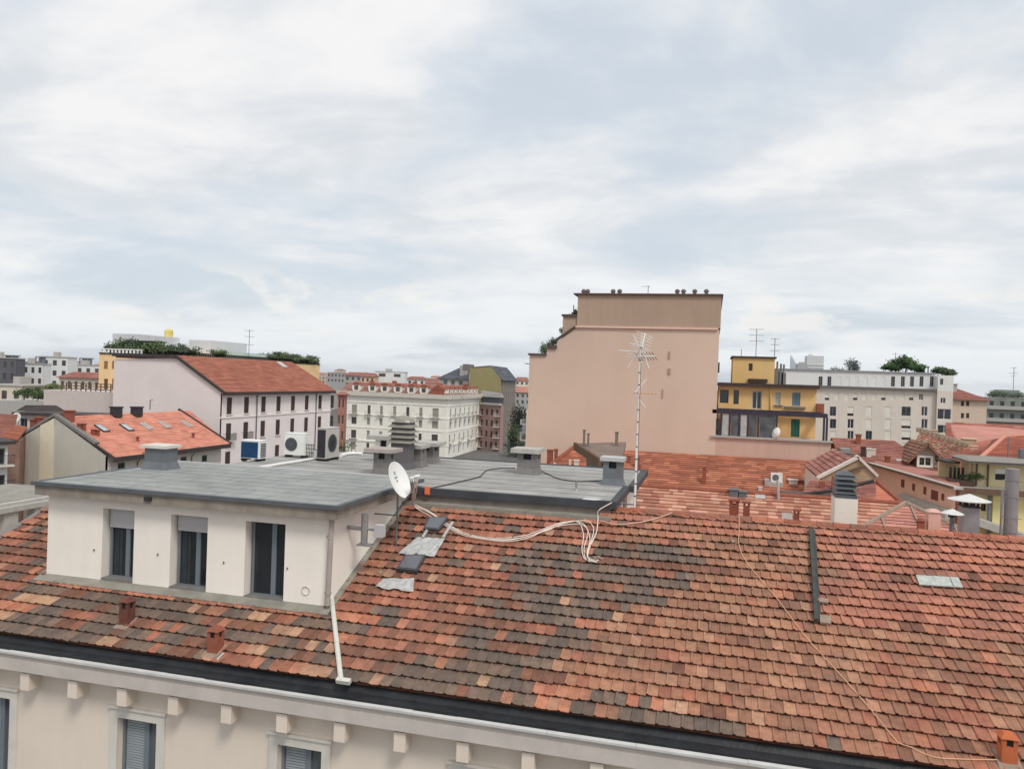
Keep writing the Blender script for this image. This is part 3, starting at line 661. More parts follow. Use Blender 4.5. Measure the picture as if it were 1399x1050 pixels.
# ------------------------------------------------------------------ things on the near roofs
def ac_unit(label, p, w, d, h, front, fan_u, fan_r, style):
    """p: front-left foot; front '-Y' or '+X'"""
    p = Vector(p); o = thing('air_conditioner', label, 'air conditioner', p, 'air conditioning units on the flat roof')
    body = {'white': M_WHITE, 'grey': mat('beige_metal', C(186, 182, 176), rough=.45, var=.05), 'blue': M_WHITE}[style]
    m = MB(); z0 = p.z+.09
    m.box(p.x, p.x+w, p.y, p.y+d, z0, z0+h); m.box(p.x-.01, p.x+w+.01, p.y-.01, p.y+d+.01, z0+h, z0+h+.03); m.build('body', body, o)
    ft = MB()
    for q in (.12, .88):
        if front == '-Y': ft.box(p.x+w*q-.04, p.x+w*q+.04, p.y-.05, p.y+d+.05, p.z, z0)
        else: ft.box(p.x-.05, p.x+w+.05, p.y+d*q-.04, p.y+d*q+.04, p.z, z0)
    ft.build('foot', M_BLACK, o)
    if style != 'blue':
        gr = MB(); n = 20
        if front == '-Y': c = Vector((p.x+w*fan_u, p.y-.004, z0+h*.5)); ax = Vector((0, -1, 0)); U = Vector((1, 0, 0))
        else: c = Vector((p.x+w+.004, p.y+d*fan_u, z0+h*.5)); ax = Vector((1, 0, 0)); U = Vector((0, 1, 0))
        gr.lathe(c, [(0, -.02+.024), (fan_r, .004)], n, ax); gr.build('fan_opening', mat('fan_dark', C(84, 90, 96) if style == 'white' else C(56, 58, 62), rough=.5, var=.1), o)
        g2 = MB()
        for k in range(1, 6):
            r = fan_r*k/5; g2.tube([c+ax*.02+(U*math.cos(a*math.pi/10)+Vector((0, 0, 1))*math.sin(a*math.pi/10))*r for a in range(21)], .006, 4)
        for k in range(6):
            a = k*math.pi/6; v = (U*math.cos(a)+Vector((0, 0, 1))*math.sin(a))*fan_r; g2.tube([c+ax*.022-v, c+ax*.022+v], .006, 4)
        g2.build('fan_grille', M_GREYM if style == 'white' else M_DARK, o)
    if style == 'grey':
        sd_ = MB(); sd_.box(p.x+.03, p.x+w-.03, p.y-.012, p.y-.002, z0+.04, z0+h-.04)
        for k in range(16): sd_.box(p.x+.04, p.x+w-.04, p.y-.02, p.y-.012, z0+.06+(h-.1)*k/16, z0+.09+(h-.1)*k/16)
        sd_.build('coil', M_DARK, o)
    if style == 'blue':
        sd_ = MB(); sd_.box(p.x+.03, p.x+w-.08, p.y-.014, p.y-.002, z0+.03, z0+h-.03)
        for k in range(18): sd_.box(p.x+.03, p.x+w-.08, p.y-.02, p.y-.014, z0+.04+(h-.08)*k/18, z0+.06+(h-.08)*k/18)
        sd_.build('coil', mat('blue_fins', C(34, 74, 112), rough=.35, var=.2, scale=3), o)
        g2 = MB()
        for k in range(8): g2.box(p.x+w+.001, p.x+w+.012, p.y+.04, p.y+d-.04, z0+.05+(h-.1)*k/8, z0+.05+(h-.1)*(k+.55)/8)
        g2.build('side_grille', M_DARK, o)
    return o
p = aY(328, 637, 24.6); ac_unit('low air conditioner with blue finned back and white louvred side', (p.x, p.y, FZ+.006), .78, .42, .62, '-Y', .4, .2, 'blue')
p = aY(388, 625, 26.5); ac_unit('white air conditioner with round fan facing forward, between the two others', (p.x, p.y, FZ+.006), .86, .36, .80, '-Y', .34, .25, 'white')
p = aY(432, 630, 25.9); ac_unit('tall beige air conditioner with dark coil and fan turned sideways', (p.x, p.y, FZ+.006), .38, 1.02, 1.10, '+X', .46, .33, 'grey')
m = MB(); a = aZ(422, 626, FZ)
for k in range(5): m.tube([(a.x+.05+k*.07, 26.2, FZ), (a.x+.05+k*.07, 26.2, FZ+.58)], .012, 5)
for k in range(4): m.tube([(a.x+.03, 26.2, FZ+.1+.15*k), (a.x+.36, 26.2, FZ+.1+.15*k)], .012, 5)
tag(m.build('wire_rack', M_DARK, loc=(a.x, 26.2, FZ)), 'small dark wire rack between the white and the beige air conditioners', 'rack')
def lay(name, pts, r, m_, label, cat, group=None, n=6):
    q = smooth_path(pts, 6); mb = MB(); mb.tube(q, r, n); o = mb.build(name, m_, loc=q[0]); return tag(o, label, cat, group)
lay('duct', [aZ(x, y, FZ+.05) for x, y in ((345, 640), (380, 634), (412, 629), (430, 626))], .05, M_WHITE, 'white conduit lying across the flat roof between the air conditioners', 'pipe')
lay('duct', [aZ(x, y, FZ+.06) for x, y in ((466, 622), (474, 619.5), (484, 619), (495, 619.6))], .07, M_WHITE, 'short white pipe running right from the tall beige air conditioner', 'pipe')
# satellite dish
dc = aY(544, 656, 18.45); dn = Vector((math.cos(R(24))*math.cos(R(4)), -math.cos(R(24))*math.sin(R(4)), math.sin(R(24)))).normalized()
du = dn.cross(Vector((0, 0, 1))).normalized(); dv = du.cross(dn)
foot = Vector((dc.x-.10, dc.y+.45, rz(dc.y+.45)))
dish = thing('satellite_dish', 'white satellite dish facing right at the corner of the dormer roof', 'satellite dish', foot)
m = MB(); rr = .475; prof = [(rr*k/8, .10*(k/8)**2) for k in range(9)]+[(rr+.012, .105), (rr+.012, .09)]+[(rr*k/8, .10*(k/8)**2-.012) for k in range(8, -1, -1)]
m.lathe(dc-dn*.05, prof, 36, dn); m.build('reflector', M_WHITE, dish, smooth=True)
m = MB(); lo = dc-dn*.05+dv*.22+dn*.028
for k in range(3): m.obox(lo+dv*(.05*k-.05)-du*(.045-.012*abs(k-1)), du, dv, dn, .09-.024*abs(k-1), .03, .004)
m.obox(lo-dv*.14-du*.07, du, dv, dn, .14, .03, .004); m.build('maker_mark', mat('grey_blue_print', C(120, 142, 158), rough=.6), dish)
lnb = dc+dn*.47-dv*.08
m = MB(); m.tube([dc-dv*.5, dc-dv*.42+dn*.2, lnb-dv*.06], .016, 6); m.build('feed_arm', M_GREYM, dish)
m = MB()
for k in (-1, 0, 1): m.lathe(lnb+du*.09*k, [(0, .08), (.035, .07), (.035, -.08), (.03, -.1), (0, -.1)], 10, -dn)
m.tube([lnb-du*.12, lnb+du*.12], .02, 6); m.build('receiver_head', M_WHITE, dish)
m = MB(); bk_ = dc-dn*.2; bk_.y = foot.y; foot.x = bk_.x; m.tube([foot-Vector((0, 0, .05)), bk_-Vector((0, 0, .05))], .025, 8); m.tube([bk_-Vector((0, 0, .05)), dc-dn*.06], .04, 8)
m.tube([Vector((DS1, foot.y, bk_.z-.35)), Vector((foot.x, foot.y, bk_.z-.35))], .02, 6); m.tube([Vector((DS1, foot.y, bk_.z-.9)), Vector((foot.x, foot.y, bk_.z-.9))], .02, 6); m.build('mount', M_GREYM, dish)
# cables
tail = [((795, 714), (803, 728), (798, 748), (801, 763), (815, 766)), ((790, 713), (797, 730), (795, 750), (800, 764), (816, 768)), ((800, 711), (811, 722), (806, 745), (803, 760), (812, 765)), ((797, 717), (806, 735), (802, 756), (808, 766), (818, 765))]
body_ = ((568, 690), (586, 700), (607, 714), (632, 728), (660, 735), (692, 737), (722, 732), (748, 722), (772, 714))
for k in range(4):
    st = lnb+du*(.09*(k % 3-1))-dn*.02
    pts = [st, st+Vector((.06, -.02, -.12-.02*k)), aY(563+k*1.5, 678, 19.6)]
    for i, (x, y) in enumerate(body_): pts.append(rf(x+rnd.uniform(-2, 2), y+(k-1.5)*1.3+rnd.uniform(-1.1, 1.1), .07+.015*k if i else .2))
    for x, y in tail[k]: pts.append(rf(x, y, .07+.01*k))
    lay('cable', pts, .012, M_CABLE, 'white cable of the bundle looping from the satellite dish over the red tiles', 'cable', 'white cables draped over the tiled roof')
lay('cable', [aZ(836, 686, FZ+.05)]+[rf(x, y, u) for x, y, u in ((818, 697, .3), (817, 708, .1), (815, 726, .08), (808, 742, .08), (802, 757, .08), (806, 767, .06))], .014, M_CABLE, 'single white cable dropping from the flat roof corner to a hole in the tiles', 'cable')
lay('cable', [rf(x, y, .09) for x, y in ((820, 711), (845, 716), (880, 712), (905, 705), (918, 700))], .016, mat('pink_cable', C(206, 168, 148), rough=.5, var=.1), 'pinkish cable lying along the ridge right of the flat roof', 'cable')
lay('cable', [Vector((aY(1010, 690, 21.4).x, 21.38, ZR+.12))]+[rf(x, y, .075) for x, y in ((1010, 722), (1010, 745), (1022, 770), (1060, 815), (1100, 868), (1140, 912), (1180, 957), (1218, 1003), (1228, 1014), (1245, 1020), (1275, 1033), (1310, 1036), (1362, 1037))], .009, mat('thin_orange_wire', C(214, 170, 134), rough=.5, var=.1), 'thin pale orange wire running down the tiles to bottom right vent', 'wire')
lay('cable', [aZ(x, y, FZ+.03) for x, y in ((586, 667), (605, 663), (635, 656), (655, 651), (660, 646), (667, 641.5), (685, 639.5), (704, 639))], .016, M_BLACK, 'black cable from orange junction box to the middle chimney', 'cable')
lay('cable', [aZ(x, y, FZ+.03) for x, y in ((737, 641), (748, 647), (765, 654), (785, 657), (805, 657), (823, 656))], .016, M_BLACK, 'black cable strung between the two right chimneys of the flat roof', 'cable')
m = MB(); p = aY(584, 669, 21.02); m.box(p.x-.07, p.x+.07, 20.96, 21.05, p.z-.13, p.z+.1); m.box(p.x-.05, p.x+.05, 20.94, 20.96, p.z-.1, p.z+.07); tag(m.build('junction_box', mat('orange_plastic', C(226, 120, 78), rough=.5), loc=p), 'small orange junction box on the edge of the flat roof', 'junction box')
# antenna mast
mx, my = -1.96, 21.95
mast = thing('antenna_mast', 'tall white antenna mast standing beside the flat roof', 'antenna', (mx, my, rz(2*TR_-my)))
zt = aY(870, 466, my).z; zb = rz(2*TR_-my)-.3
m = MB(); m.tube([(mx, my, zb), (mx, my, zb+2.2)], .034, 10); m.tube([(mx, my, zb+2.2), (mx, my, zt)], .021, 8); m.build('mast', M_WHITE, mast)
m = MB()
for k in range(14): z = zb+.5+(zt-zb-.7)*k/13; m.lathe((mx, my, z), [(.029 if z > zb+2.2 else .042, 0), (.029 if z > zb+2.2 else .042, .035)], 8)
m.tube([(mx+.04, my-.02, zb+.2), (mx+.05, my-.03, zb+2), (mx+.035, my-.02, zt-.6)], .008, 5); m.build('clamps', M_GREYM, mast)
m = MB(); q = Vector((FS1+.2, my, zb+.75)); m.tube([(FS1-.1, my, zb+.62), (mx, my, zb+.62)], .025, 6); m.tube([(FS1-.3, my, zb+.30), (mx, my, zb+.30)], .025, 6); m.box(mx-.35, mx+.25, my-.15, my+.15, zb-.02, zb+.05); m.build('bracket', M_GREYM, mast)
def yagi(c, d, n, ln, el, mats_, refl=False, v=Vector((0, 0, 1))):
    c = Vector(c); d = Vector(d).normalized(); e = d.cross(v).normalized(); m = MB(); m.tube([c-d*ln*.2, c+d*ln*.8], .015, 6); m.mi = 1
    for k in range(n):
        q = c+d*ln*(-.15+.93*k/(n-1)); h = el*(1-.25*k/n); m.tube([q-e*h, q+e*h], .009, 5)
    if refl:
        for s_ in (-1, 1):
            for k in range(5):
                q = c-d*ln*.18+d*(.02+.07*k)+v*s_*(.03+.085*k); m.tube([q-e*.26, q+e*.26], .007, 4)
            m.tube([c-d*ln*.18, c-d*ln*.18+d*.32+v*s_*.4], .012, 5)
    m.build('aerial', mats_, mast)
yagi((mx, my, zt-.30), (-1, .1, .05), 6, .75, .16, [M_WHITE, M_WHITE])
yagi((mx, my-.03, zt-.16), (-.25, .9, .1), 8, 1.2, .20, [M_DARK, M_WHITE], True, Vector((.35, 0, .94)))
yagi((mx, my, zt-.42), (.5, .85, .05), 7, .9, .18, [M_WHITE, M_DARK], False, Vector((.8, 0, .6)))
yagi((mx, my-.02, zt-1.45), (1, .25, -.02), 7, .66, .13, [mat('yellow_plastic', C(196, 148, 84), rough=.5), M_WHITE], True)
m = MB()
for a in (-.5, .1, .7): m.tube([(mx, my, zt-.25), (mx+math.sin(a)*.45, my-.05, zt-.25+math.cos(a)*.5)], .012, 5)
m.tube([(mx-.1, my, zt-.3), (mx-.33, my, zt-.75)], .012, 5); m.tube([(mx+.08, my, zt-.3), (mx+.26, my, zt-.75)], .012, 5); m.build('dipole', M_WHITE, mast)

M_CAPW = mat('dull_white_metal', C(212, 212, 208), rough=.5, var=.1, scale=6, streak=.15)
# chimneys and vents that stand on the hidden rear slope of the near roof
def rear(x0, x1, yt, t, d, mats_, name='chimney', taper=0):
    a, b = aY(x0, yt, t), aY(x1, yt, t); zb_ = rz(2*TR_-t)-.4; m = MB(); m.box(a.x, b.x, t, t+d, zb_, a.z); return m, a, b
m, a, b = rear(1141, 1172.5, 680, 23.4, .7, 0); m.box(a.x-.004, b.x+.004, 23.396, 24.104, aY(1141, 698, 23.4).z, aY(1141, 697.4, 23.4).z)
o = m.build('chimney', mat('white_flue', C(222, 220, 210), rough=.6, var=.05, streak=.15), main)
m = MB(); zz = a.z; w0 = b.x-a.x
m.box(a.x+.02, b.x-.02, 23.42, 24.08, zz, zz+.1)
for k in range(4):
    z = zz+.10+.135*k; m.box(a.x+.12, b.x-.12, 23.52, 23.98, z, z+.135)
    m.hexa([(a.x-.0, 23.40, z+.03), (b.x+.0, 23.40, z+.03), (b.x, 24.1, z+.03), (a.x, 24.1, z+.03)], [(a.x+.1, 23.5, z+.12), (b.x-.1, 23.5, z+.12), (b.x-.1, 24.0, z+.12), (a.x+.1, 24.0, z+.12)])
m.hexa([(a.x+.05, 23.45, zz+.64), (b.x-.05, 23.45, zz+.64), (b.x-.05, 24.05, zz+.64), (a.x+.05, 24.05, zz+.64)], [(a.x+.25, 23.6, zz+.75), (b.x-.25, 23.6, zz+.75), (b.x-.25, 23.9, zz+.75), (a.x+.25, 23.9, zz+.75)])
m.build('chimney_louvre', mat('slate_metal', C(92, 98, 102), rough=.5, var=.15, metal=.2), o)
m, a, b = rear(1317, 1339, 693, 23.6, .5, 0); o = m.build('chimney', mat('steel_flue', C(146, 148, 152), rough=.4, var=.1, scale=4, metal=.2), main)
cx, cy = (a.x+b.x)/2, 23.85
m = MB(); m.box(a.x-.02, b.x+.02, 23.58, 24.12, a.z, a.z+.04)
for dx in (-.17, 0, .17):
    for dy in (-.17, .17): m.box(cx+dx-.03, cx+dx+.03, cy+dy-.03, cy+dy+.03, a.z+.04, a.z+.2)
m.build('cap_posts', M_DARK, o)
m = MB(); m.lathe((cx, cy, a.z+.17), [(.53, 0), (.54, .02), (.26, .10), (.0, .19)], 20); m.build('cone_cap', M_CAPW, o)
a = aY(1301, 700, 23.3); m = MB(); m.tube([(a.x, 23.3, rz(2*TR_-23.3)-.2), (a.x, 23.3, a.z)], .06, 10); o = m.build('flue_pipe', M_GREYM, main)
m = MB(); m.lathe((a.x, 23.3, a.z-.03), [(.29, 0), (.29, .015), (.12, .09), (0, .14)], 16); m.build('cone_cap', M_CAPW, o)
m = MB(); m.lathe((a.x, 23.3, a.z-.12), [(.1, 0), (.1, .1)], 10); m.build('cap_collar', M_DARK, o)
a = aY(1383.5, 640, 23.5); m = MB(); m.tube([(a.x, 23.5, rz(2*TR_-23.5)-.3), (a.x, 23.5, a.z)], .165, 16); m.tube([(a.x-.24, 23.45, -5), (a.x-.24, 23.45, a.z-.6)], .035, 6)
for y in (656, 679, 707, 727): z = aY(1383, y, 23.5).z; m.lathe((a.x, 23.5, z), [(.175, 0), (.175, .03)], 16); m.tube([(a.x-.24, 23.45, z), (a.x+.2, 23.3, z)], .012, 5)
m.build('flue_pipe', mat('stack_metal', C(138, 136, 136), rough=.5, var=.12, streak=.2), main)
for x0, x1, yt, yb in ((997, 1009, 684, 704), (1016, 1024, 687, 706), (1085, 1092, 698, 708)):
    a, b = aY(x0, yt, 22.1), aY(x1, yb, 22.1); w = b.x-a.x; zb_ = rz(2*TR_-22.1)-.1; m = MB(); m.box(a.x, b.x, 22.1, 22.1+w, zb_, a.z-.09)
    m.box(a.x, a.x+w*.3, 22.1, 22.1+w, a.z-.09, a.z); m.box(b.x-w*.3, b.x, 22.1, 22.1+w, a.z-.09, a.z); m.box(a.x-.03, b.x+.03, 22.07, 22.13+w, a.z, a.z+.04); m.build('roof_vent', mat('brown_terracotta', C(132, 76, 60), var=.2, scale=5), main)
a = aY(1074, 706, 22.2); m = MB(); m.obox((a.x-.12, 22.1, a.z-.05), (1, 0, 0), (0, .3, .95), (0, -1, .3), .27, .18, .03); m.build('roof_patch', M_CONC, main)
for x0, x1, yt, h, mm in ((1255, 1264, 709, .3, M_TERRA), (1269, 1286, 697, .5, mat('pink_vent', C(206, 164, 150), var=.1))):
    a, b = aY(x0, yt, 22.3), aY(x1, yt, 22.3); m = MB(); w = b.x-a.x; m.box(a.x, b.x, 22.3, 22.3+w, rz(2*TR_-22.3)-.1, a.z-.04); m.hexa([(a.x-.03, 22.27, a.z-.04), (b.x+.03, 22.27, a.z-.04), (b.x+.03, 22.33+w, a.z-.04), (a.x-.03, 22.33+w, a.z-.04)], [(a.x+w*.25, 22.3+w*.25, a.z+.03), (b.x-w*.25, 22.3+w*.25, a.z+.03), (b.x-w*.25, 22.3+w*.75, a.z+.03), (a.x+w*.25, 22.3+w*.75, a.z+.03)]); m.build('roof_vent', mm, main)

# ------------------------------------------------------------------ buildings round about
def block(mb, x0, x1, y0, y1, z1, z0=GROUND): mb.box(x0, x1, y0, y1, z0, z1)
def house(label, loc, group=None, name='house', cat='building'): return thing(name, label, cat, (loc[0], loc[1], GROUND), group)
def skylight(par, P0, n, u, c, w, h, up=.06, glassm=None):
    v = n.cross(u).normalized(); v = v if v.z > 0 else -v
    m = MB(); m.obox(c-u*w/2-v*h/2, u, v, n, w, h, up); o = m.build('skylight', M_DARK if glassm is None else M_ROLL, par)
    g_ = MB(); g_.obox(c-u*w*.4-v*h*.42+n*up, u, v, n, w*.8, h*.84, .012); g_.build('pane', glassm or mat('skylight_glass', C(168, 172, 176), rough=.08, spec=.8, var=.2), o)

# --- left: house with beige gable and orange roof
T = 67.0
A = aY(12, 607, T); B = aY(150, 621, T); AP_ = aY(75, 569, T); Y2 = 86.5
h = house('orange tiled house with blank beige gable wall and row of skylights', (AP_.x, T))
m = MB(); m.prism([(A.x, T, GROUND), (B.x-.5, T, GROUND), (B.x-.5, T, B.z-.2), (AP_.x, T, AP_.z-.1), (A.x, T, A.z)], (0, .3, 0)); m.box(A.x, A.x+.3, T+.3, Y2, GROUND, A.z); m.box(A.x+.3, B.x-.8, Y2-.3, Y2, GROUND, B.z-.3)
m.build('wall', mat('beige_render', C(190, 184, 172), var=.04, scale=.4, streak=.15), h)
m = MB(); a = aY(55, 600, T).x; b = aY(74, 600, T).x; m.box(a, b, T-.06, T, GROUND, AP_.z-1.0); 
m.mesh([(a, T-.06, AP_.z-1), (b, T-.06, AP_.z-1), (b, T-.06, AP_.z-.15), (a, T-.06, AP_.z-1.0)], [(0, 1, 2)]); m.build('flue_breast', mat('pale_yellow_render', C(218, 208, 182), var=.05, streak=.12), h)
f = Fac((B.x-.5, T), (B.x-.5, Y2)); hl = []
for x0, x1, y0, y1 in ((161, 171, 632, 641), (247, 255, 624, 631), (276, 283, 622, 630)):
    (u0, z1), (u1, z0) = f.uz(x0, y0), f.uz(x1, y1); u0, u1 = min(u0, u1), max(u0, u1); hl.append((u0, u1, z0, z1))
m = MB(); f.wall(m, GROUND, B.z-.2, hl, .15); m.build('wall', mat('off_white_render', C(208, 202, 194), var=.06, streak=.15), h)
for q in hl: f.window(h, q, dep=.15, mull=0)
nR = Vector((AP_.z-B.z, 0, B.x-AP_.x)).normalized()
m = MB(); e = .5
zs = (AP_.z-B.z)/(B.x-AP_.x)
tiled(m, (B.x+e, T+.1, B.z-e*zs), (B.x+e, Y2+.4, B.z-e*zs), (AP_.x, Y2+2.2, AP_.z), (AP_.x, T+.1, AP_.z), P_ORANGE, seg=1.2, lip=.04, var=.04)
zl = (AP_.z-A.z)/(AP_.x-A.x); tiled(m, (A.x-.4, Y2, A.z-.4*zl), (A.x-.4, T+.1, A.z-.4*zl), (AP_.x, T+.1, AP_.z), (AP_.x, Y2, AP_.z), P_BRICK, seg=1.5)
m.build('roof', M_FTILE, h)
m = MB(); m.box(B.x+e-.05, B.x+e+.12, T, Y2+.4, B.z-e*zs-.5, B.z-e*zs-.02); m.obox((B.x+e, Y2+.35, B.z-e*zs-.1), (AP_-B).normalized(), (0, 1, 0), nR, (AP_-B).length+1, .25, .25); m.obox((AP_.x, T-.05, AP_.z-.1), Vector((B.x-AP_.x+e, 0, B.z-AP_.z-e*zs)).normalized(), (0, 1, 0), nR, (B-AP_).length+e*1.1, .3, .12)
m.build('eaves_board', M_DKROOF, h)
m = MB(); m.obox(AP_+Vector((0, -.1, 0)), Vector((B.x-AP_.x, 0, B.z-AP_.z)).normalized(), (0, 1, 0), nR, (B-AP_).length*.74, .6, .28)
nL = Vector((-(AP_.z-A.z), 0, AP_.x-A.x)).normalized(); m.obox(A+Vector((-.3, -.1, -.1)), Vector((AP_.x-A.x, 0, AP_.z-A.z)).normalized(), (0, 1, 0), nL, (AP_-A).length+.4, .6, .28); m.build('coping', M_CEM, h)
P0 = Vector((B.x, T, B.z))
for x, y, gm in ((139, 585.5, None), (173, 584.5, None), (200, 582.5, 1), (225, 580.5, 1), (255, 579.5, 1)):
    c = onpl(x, y, P0, nR); skylight(h, P0, nR, Vector((0, 1, 0)), c+nR*.05, .95, 1.5, .1, None if gm is None else mat('dull_skylight', C(168, 150, 138), rough=.2, var=.2))
for x0, x1, y0, y1, mm in ((150, 161, 555, 566, M_DARK), (178, 189, 555, 565, M_DARK), (86, 96, 560, 572, M_TERRA), (105, 109, 578, 586, M_TERRA), (111, 115, 578, 587, M_TERRA), (124, 128, 586, 593, M_TERRA), (130, 134, 587, 594, M_TERRA), (186, 188.5, 596, 602, M_TERRA), (262, 264.5, 591, 597, M_TERRA)):
    c = onpl(x0, y1, P0, nR); w = (x1-x0)/1060*c.dot(CF); hh = (y1-y0)/1060*c.dot(CF); m = MB(); m.box(c.x, c.x+w, c.y, c.y+w, c.z-.3, c.z+hh*.85); m.box(c.x-.08, c.x+w+.08, c.y-.08, c.y+w+.08, c.z+hh*.85, c.z+hh); m.build('chimney', mm, h)
m = MB(); c = onpl(205, 556, P0, nR); m.tube([c-Vector((0, 0, .3)), c+Vector((0, 0, .9)), c+Vector((.35, 0, .95))], .08, 8); m.build('vent_pipe', M_ZINC, h)
m = MB()
for x0, y0, x1, y1 in ((197, 617, 188, 640), (272, 610, 262, 630)):
    a = aX(x0, y0, B.x+e+.05); b = aX(x1, y1, B.x-.4); m.tube([a, a+Vector((-.3, 0, -.4)), Vector((B.x-.42, b.y, b.z+.6)), Vector((B.x-.42, b.y, b.z-3))], .06, 7)
m.build('downpipe', M_GREYM, h)

# --- left edge: white dormer house, loggia, brick roof, street facade
d0 = 92
h = house('white dormer house with dark flat roof behind the beige gable', aD(40, 590, d0), name='house')
a, b = aD(23, 566, d0), aD(64, 600, d0); f = Fac((a.x, a.y), (b.x, b.y)); (u0, z1), (u1, z0) = f.uz(28, 571), f.uz(37, 586)
m = MB(); f.wall(m, GROUND, a.z, [(u0, u1, z0, z1)], .15); f.box(m, 0, f.L, GROUND, a.z-.02, -4, -.3); m.build('wall', mat('white_render', C(216, 214, 212), var=.04, streak=.1), h); f.window(h, (u0, u1, z0, z1), dep=.15, mull=1)
m = MB(); f.box(m, -.3, f.L+6, a.z, a.z+.3, -4.4, .5); m.build('roof_slab', M_DKROOF, h)
m = MB(); q = aD(22, 553, d0+3); r_ = aD(54, 562, d0+3); m.hexa([(q.x, q.y, r_.z), (r_.x, r_.y, r_.z), (r_.x+1, r_.y+3, r_.z), (q.x+1, q.y+3, r_.z)], [(q.x+.8, q.y+.6, q.z), (r_.x-.6, r_.y+.5, q.z), (r_.x, r_.y+2.5, q.z), (q.x+1.5, q.y+2.5, q.z)]); m.build('roof_lantern', M_DKROOF, h)
m = MB(); q = aD(23, 570, d0-1); m.lathe(q, [(0, 0), (.55, .15), (.57, .12), (0, -.03)], 14, (.2, -1, .2)); m.tube([q, q+Vector((0, .4, -1.2))], .05, 6); m.build('dish', M_WHITE, h)
for x, y in ((44, 580), (50, 577), (57, 583)): m = MB(); q = aD(x, y, d0-2); m.box(q.x-.35, q.x+.35, q.y, q.y+.6, q.z-1.5, q.z+.5); m.box(q.x-.45, q.x+.45, q.y-.1, q.y+.7, q.z+.5, q.z+.65); m.build('chimney', M_TERRA, h)
h = house('small house with plain orange roof at the left edge of the picture', aD(0, 600, 85))
a, b, c, d = aD(-40, 600, 80), aD(16, 598, 80), aD(24, 566, 90), aD(-40, 563, 90); m = MB(); tiled(m, a, b, c, d, P_BRICK, seg=1.2); m.build('roof', M_FTILE, h)
m = MB(); m.hexa([(a.x, a.y+.3, GROUND), (b.x-.3, b.y+.3, GROUND), (c.x, c.y, GROUND), (d.x, d.y, GROUND)], [(a.x, a.y+.3, a.z-.12), (b.x-.3, b.y+.3, b.z-.12), (c.x, c.y, b.z-.12), (d.x, d.y, a.z-.12)]); m.build('wall', M_RENDER, h)
h = house('brick red lean-to roof beside the white dormer house', aD(18, 605, 78))
a, b, c, d = aD(2, 597, 78), aD(25, 600, 78), aD(38, 583, 84), aD(22, 580, 84); m = MB(); tiled(m, a, b, c, d, P_RUST, seg=1); m.build('roof', M_FTILE, h)
m = MB(); m.hexa([(a.x, a.y+.2, GROUND), (b.x, b.y+.2, GROUND), (c.x, c.y, GROUND), (d.x, d.y, GROUND)], [(a.x, a.y+.2, a.z-.15), (b.x, b.y+.2, b.z-.15), (c.x, c.y, b.z-.15), (d.x, d.y, a.z-.15)]); m.build('wall', mat('dusty_brick', C(146, 116, 104), var=.2), h)
h = house('white balconied facade seen as a sliver at the left edge', aD(0, 650, 72), name='apartment_building')
a, b = aD(-60, 610, 70), aD(11, 608, 73); f = Fac((a.x, a.y), (b.x, b.y)); hs = []
for y0, y1 in ((612, 634), (648, 668), (682, 704)):
    (u1, z1), (_, z0) = f.uz(7, y0), f.uz(7, y1)
    for k in range(2): hs.append((u1-1.0-k*2.2, u1-k*2.2, z0, z1))
m = MB(); f.wall(m, GROUND, f.uz(11, 606)[1], hs, .2); f.box(m, 0, f.L, GROUND, f.uz(11, 606)[1]-.02, -6, -.3); m.build('wall', mat('white_render'  , (0, 0, 0)), h)
for q in hs: f.window(h, q, 'shutter' if rnd.random() < .4 else 'glass')
for q in hs[::2]: f.balcony(h, q[0]-2.8, q[1]+.6, q[2], .9)
m = MB(); f.box(m, -.3, f.L+.5, f.uz(11, 606)[1], f.uz(11, 602)[1], -6.2, .6); m.build('roof', M_DKROOF, h)
# loggia next to the left end of the near roof
LX = -23.6
h = house('low loggia with pale ledge and square pillars beyond the left end of tiles', (LX, 24), name='loggia')
a, b = aX(-12, 689, LX), aX(72, 677.5, LX); z1 = (a.z+b.z)/2; 
m = MB(); m.box(LX-.15, LX+.35, a.y-1, b.y+1.5, z1-.28, z1-.1); m.box(LX-.3, LX+.15, a.y-1, b.y+1.5, z1-.1, z1); m.mi = 1; m.box(LX-3.6, LX-.15, a.y-1, b.y+1.5, z1-.1, z1+.02); m.build('ledge', [M_CONC, M_FLASH], h)
for x in (11, 52): q = aX(x, 700, LX+.1); m = MB(); m.box(LX-.1, LX+.25, q.y-.28, q.y+.28, GROUND, z1-.28); m.build('pillar', M_CONC, h)
m = MB(); m.box(LX-3.6, LX-3.3, a.y-1, b.y+1.5, GROUND, z1-.1); q = aX(45, 708, LX-1); m.box(LX-3.3, LX+.1, a.y-1, b.y+1.4, z1-2.6, z1-2.2); m.build('wall', M_RENDER, h)

# --- pink house with brown shutters
T = 92.0; f0 = aY(302, 531, T); Yf = 123.4; rdg = aY(241, 485, T); lf_ = aY(156, 488, T)
h = house('long pale pink house with brown shutters and red roof', (f0.x, T), name='apartment_building')
M_PINK = mat('pale_pink_wall', C(228, 216, 212), var=.05, scale=.3, streak=.08, dirt=C(190, 178, 176))
m = MB(); m.prism([(lf_.x, T, GROUND), (f0.x, T, GROUND), (f0.x, T, f0.z), (rdg.x, T, rdg.z-.35), (lf_.x, T, lf_.z-.3)], (0, .3, 0)); m.build('gable_wall', M_PINK, h)
f = Fac((f0.x, T), (f0.x, Yf)); hs = []
def rowpx(f, xs, y_first, y_last, n0=None):
    out = []; (ua, za), (ub, zb) = f.uz(xs[0], y_first[0]), f.uz(xs[0], y_first[1]); return za, zb
cx = [313.4, 336.8, 360, 380.5, 400.2, 419, 437.2, 454]
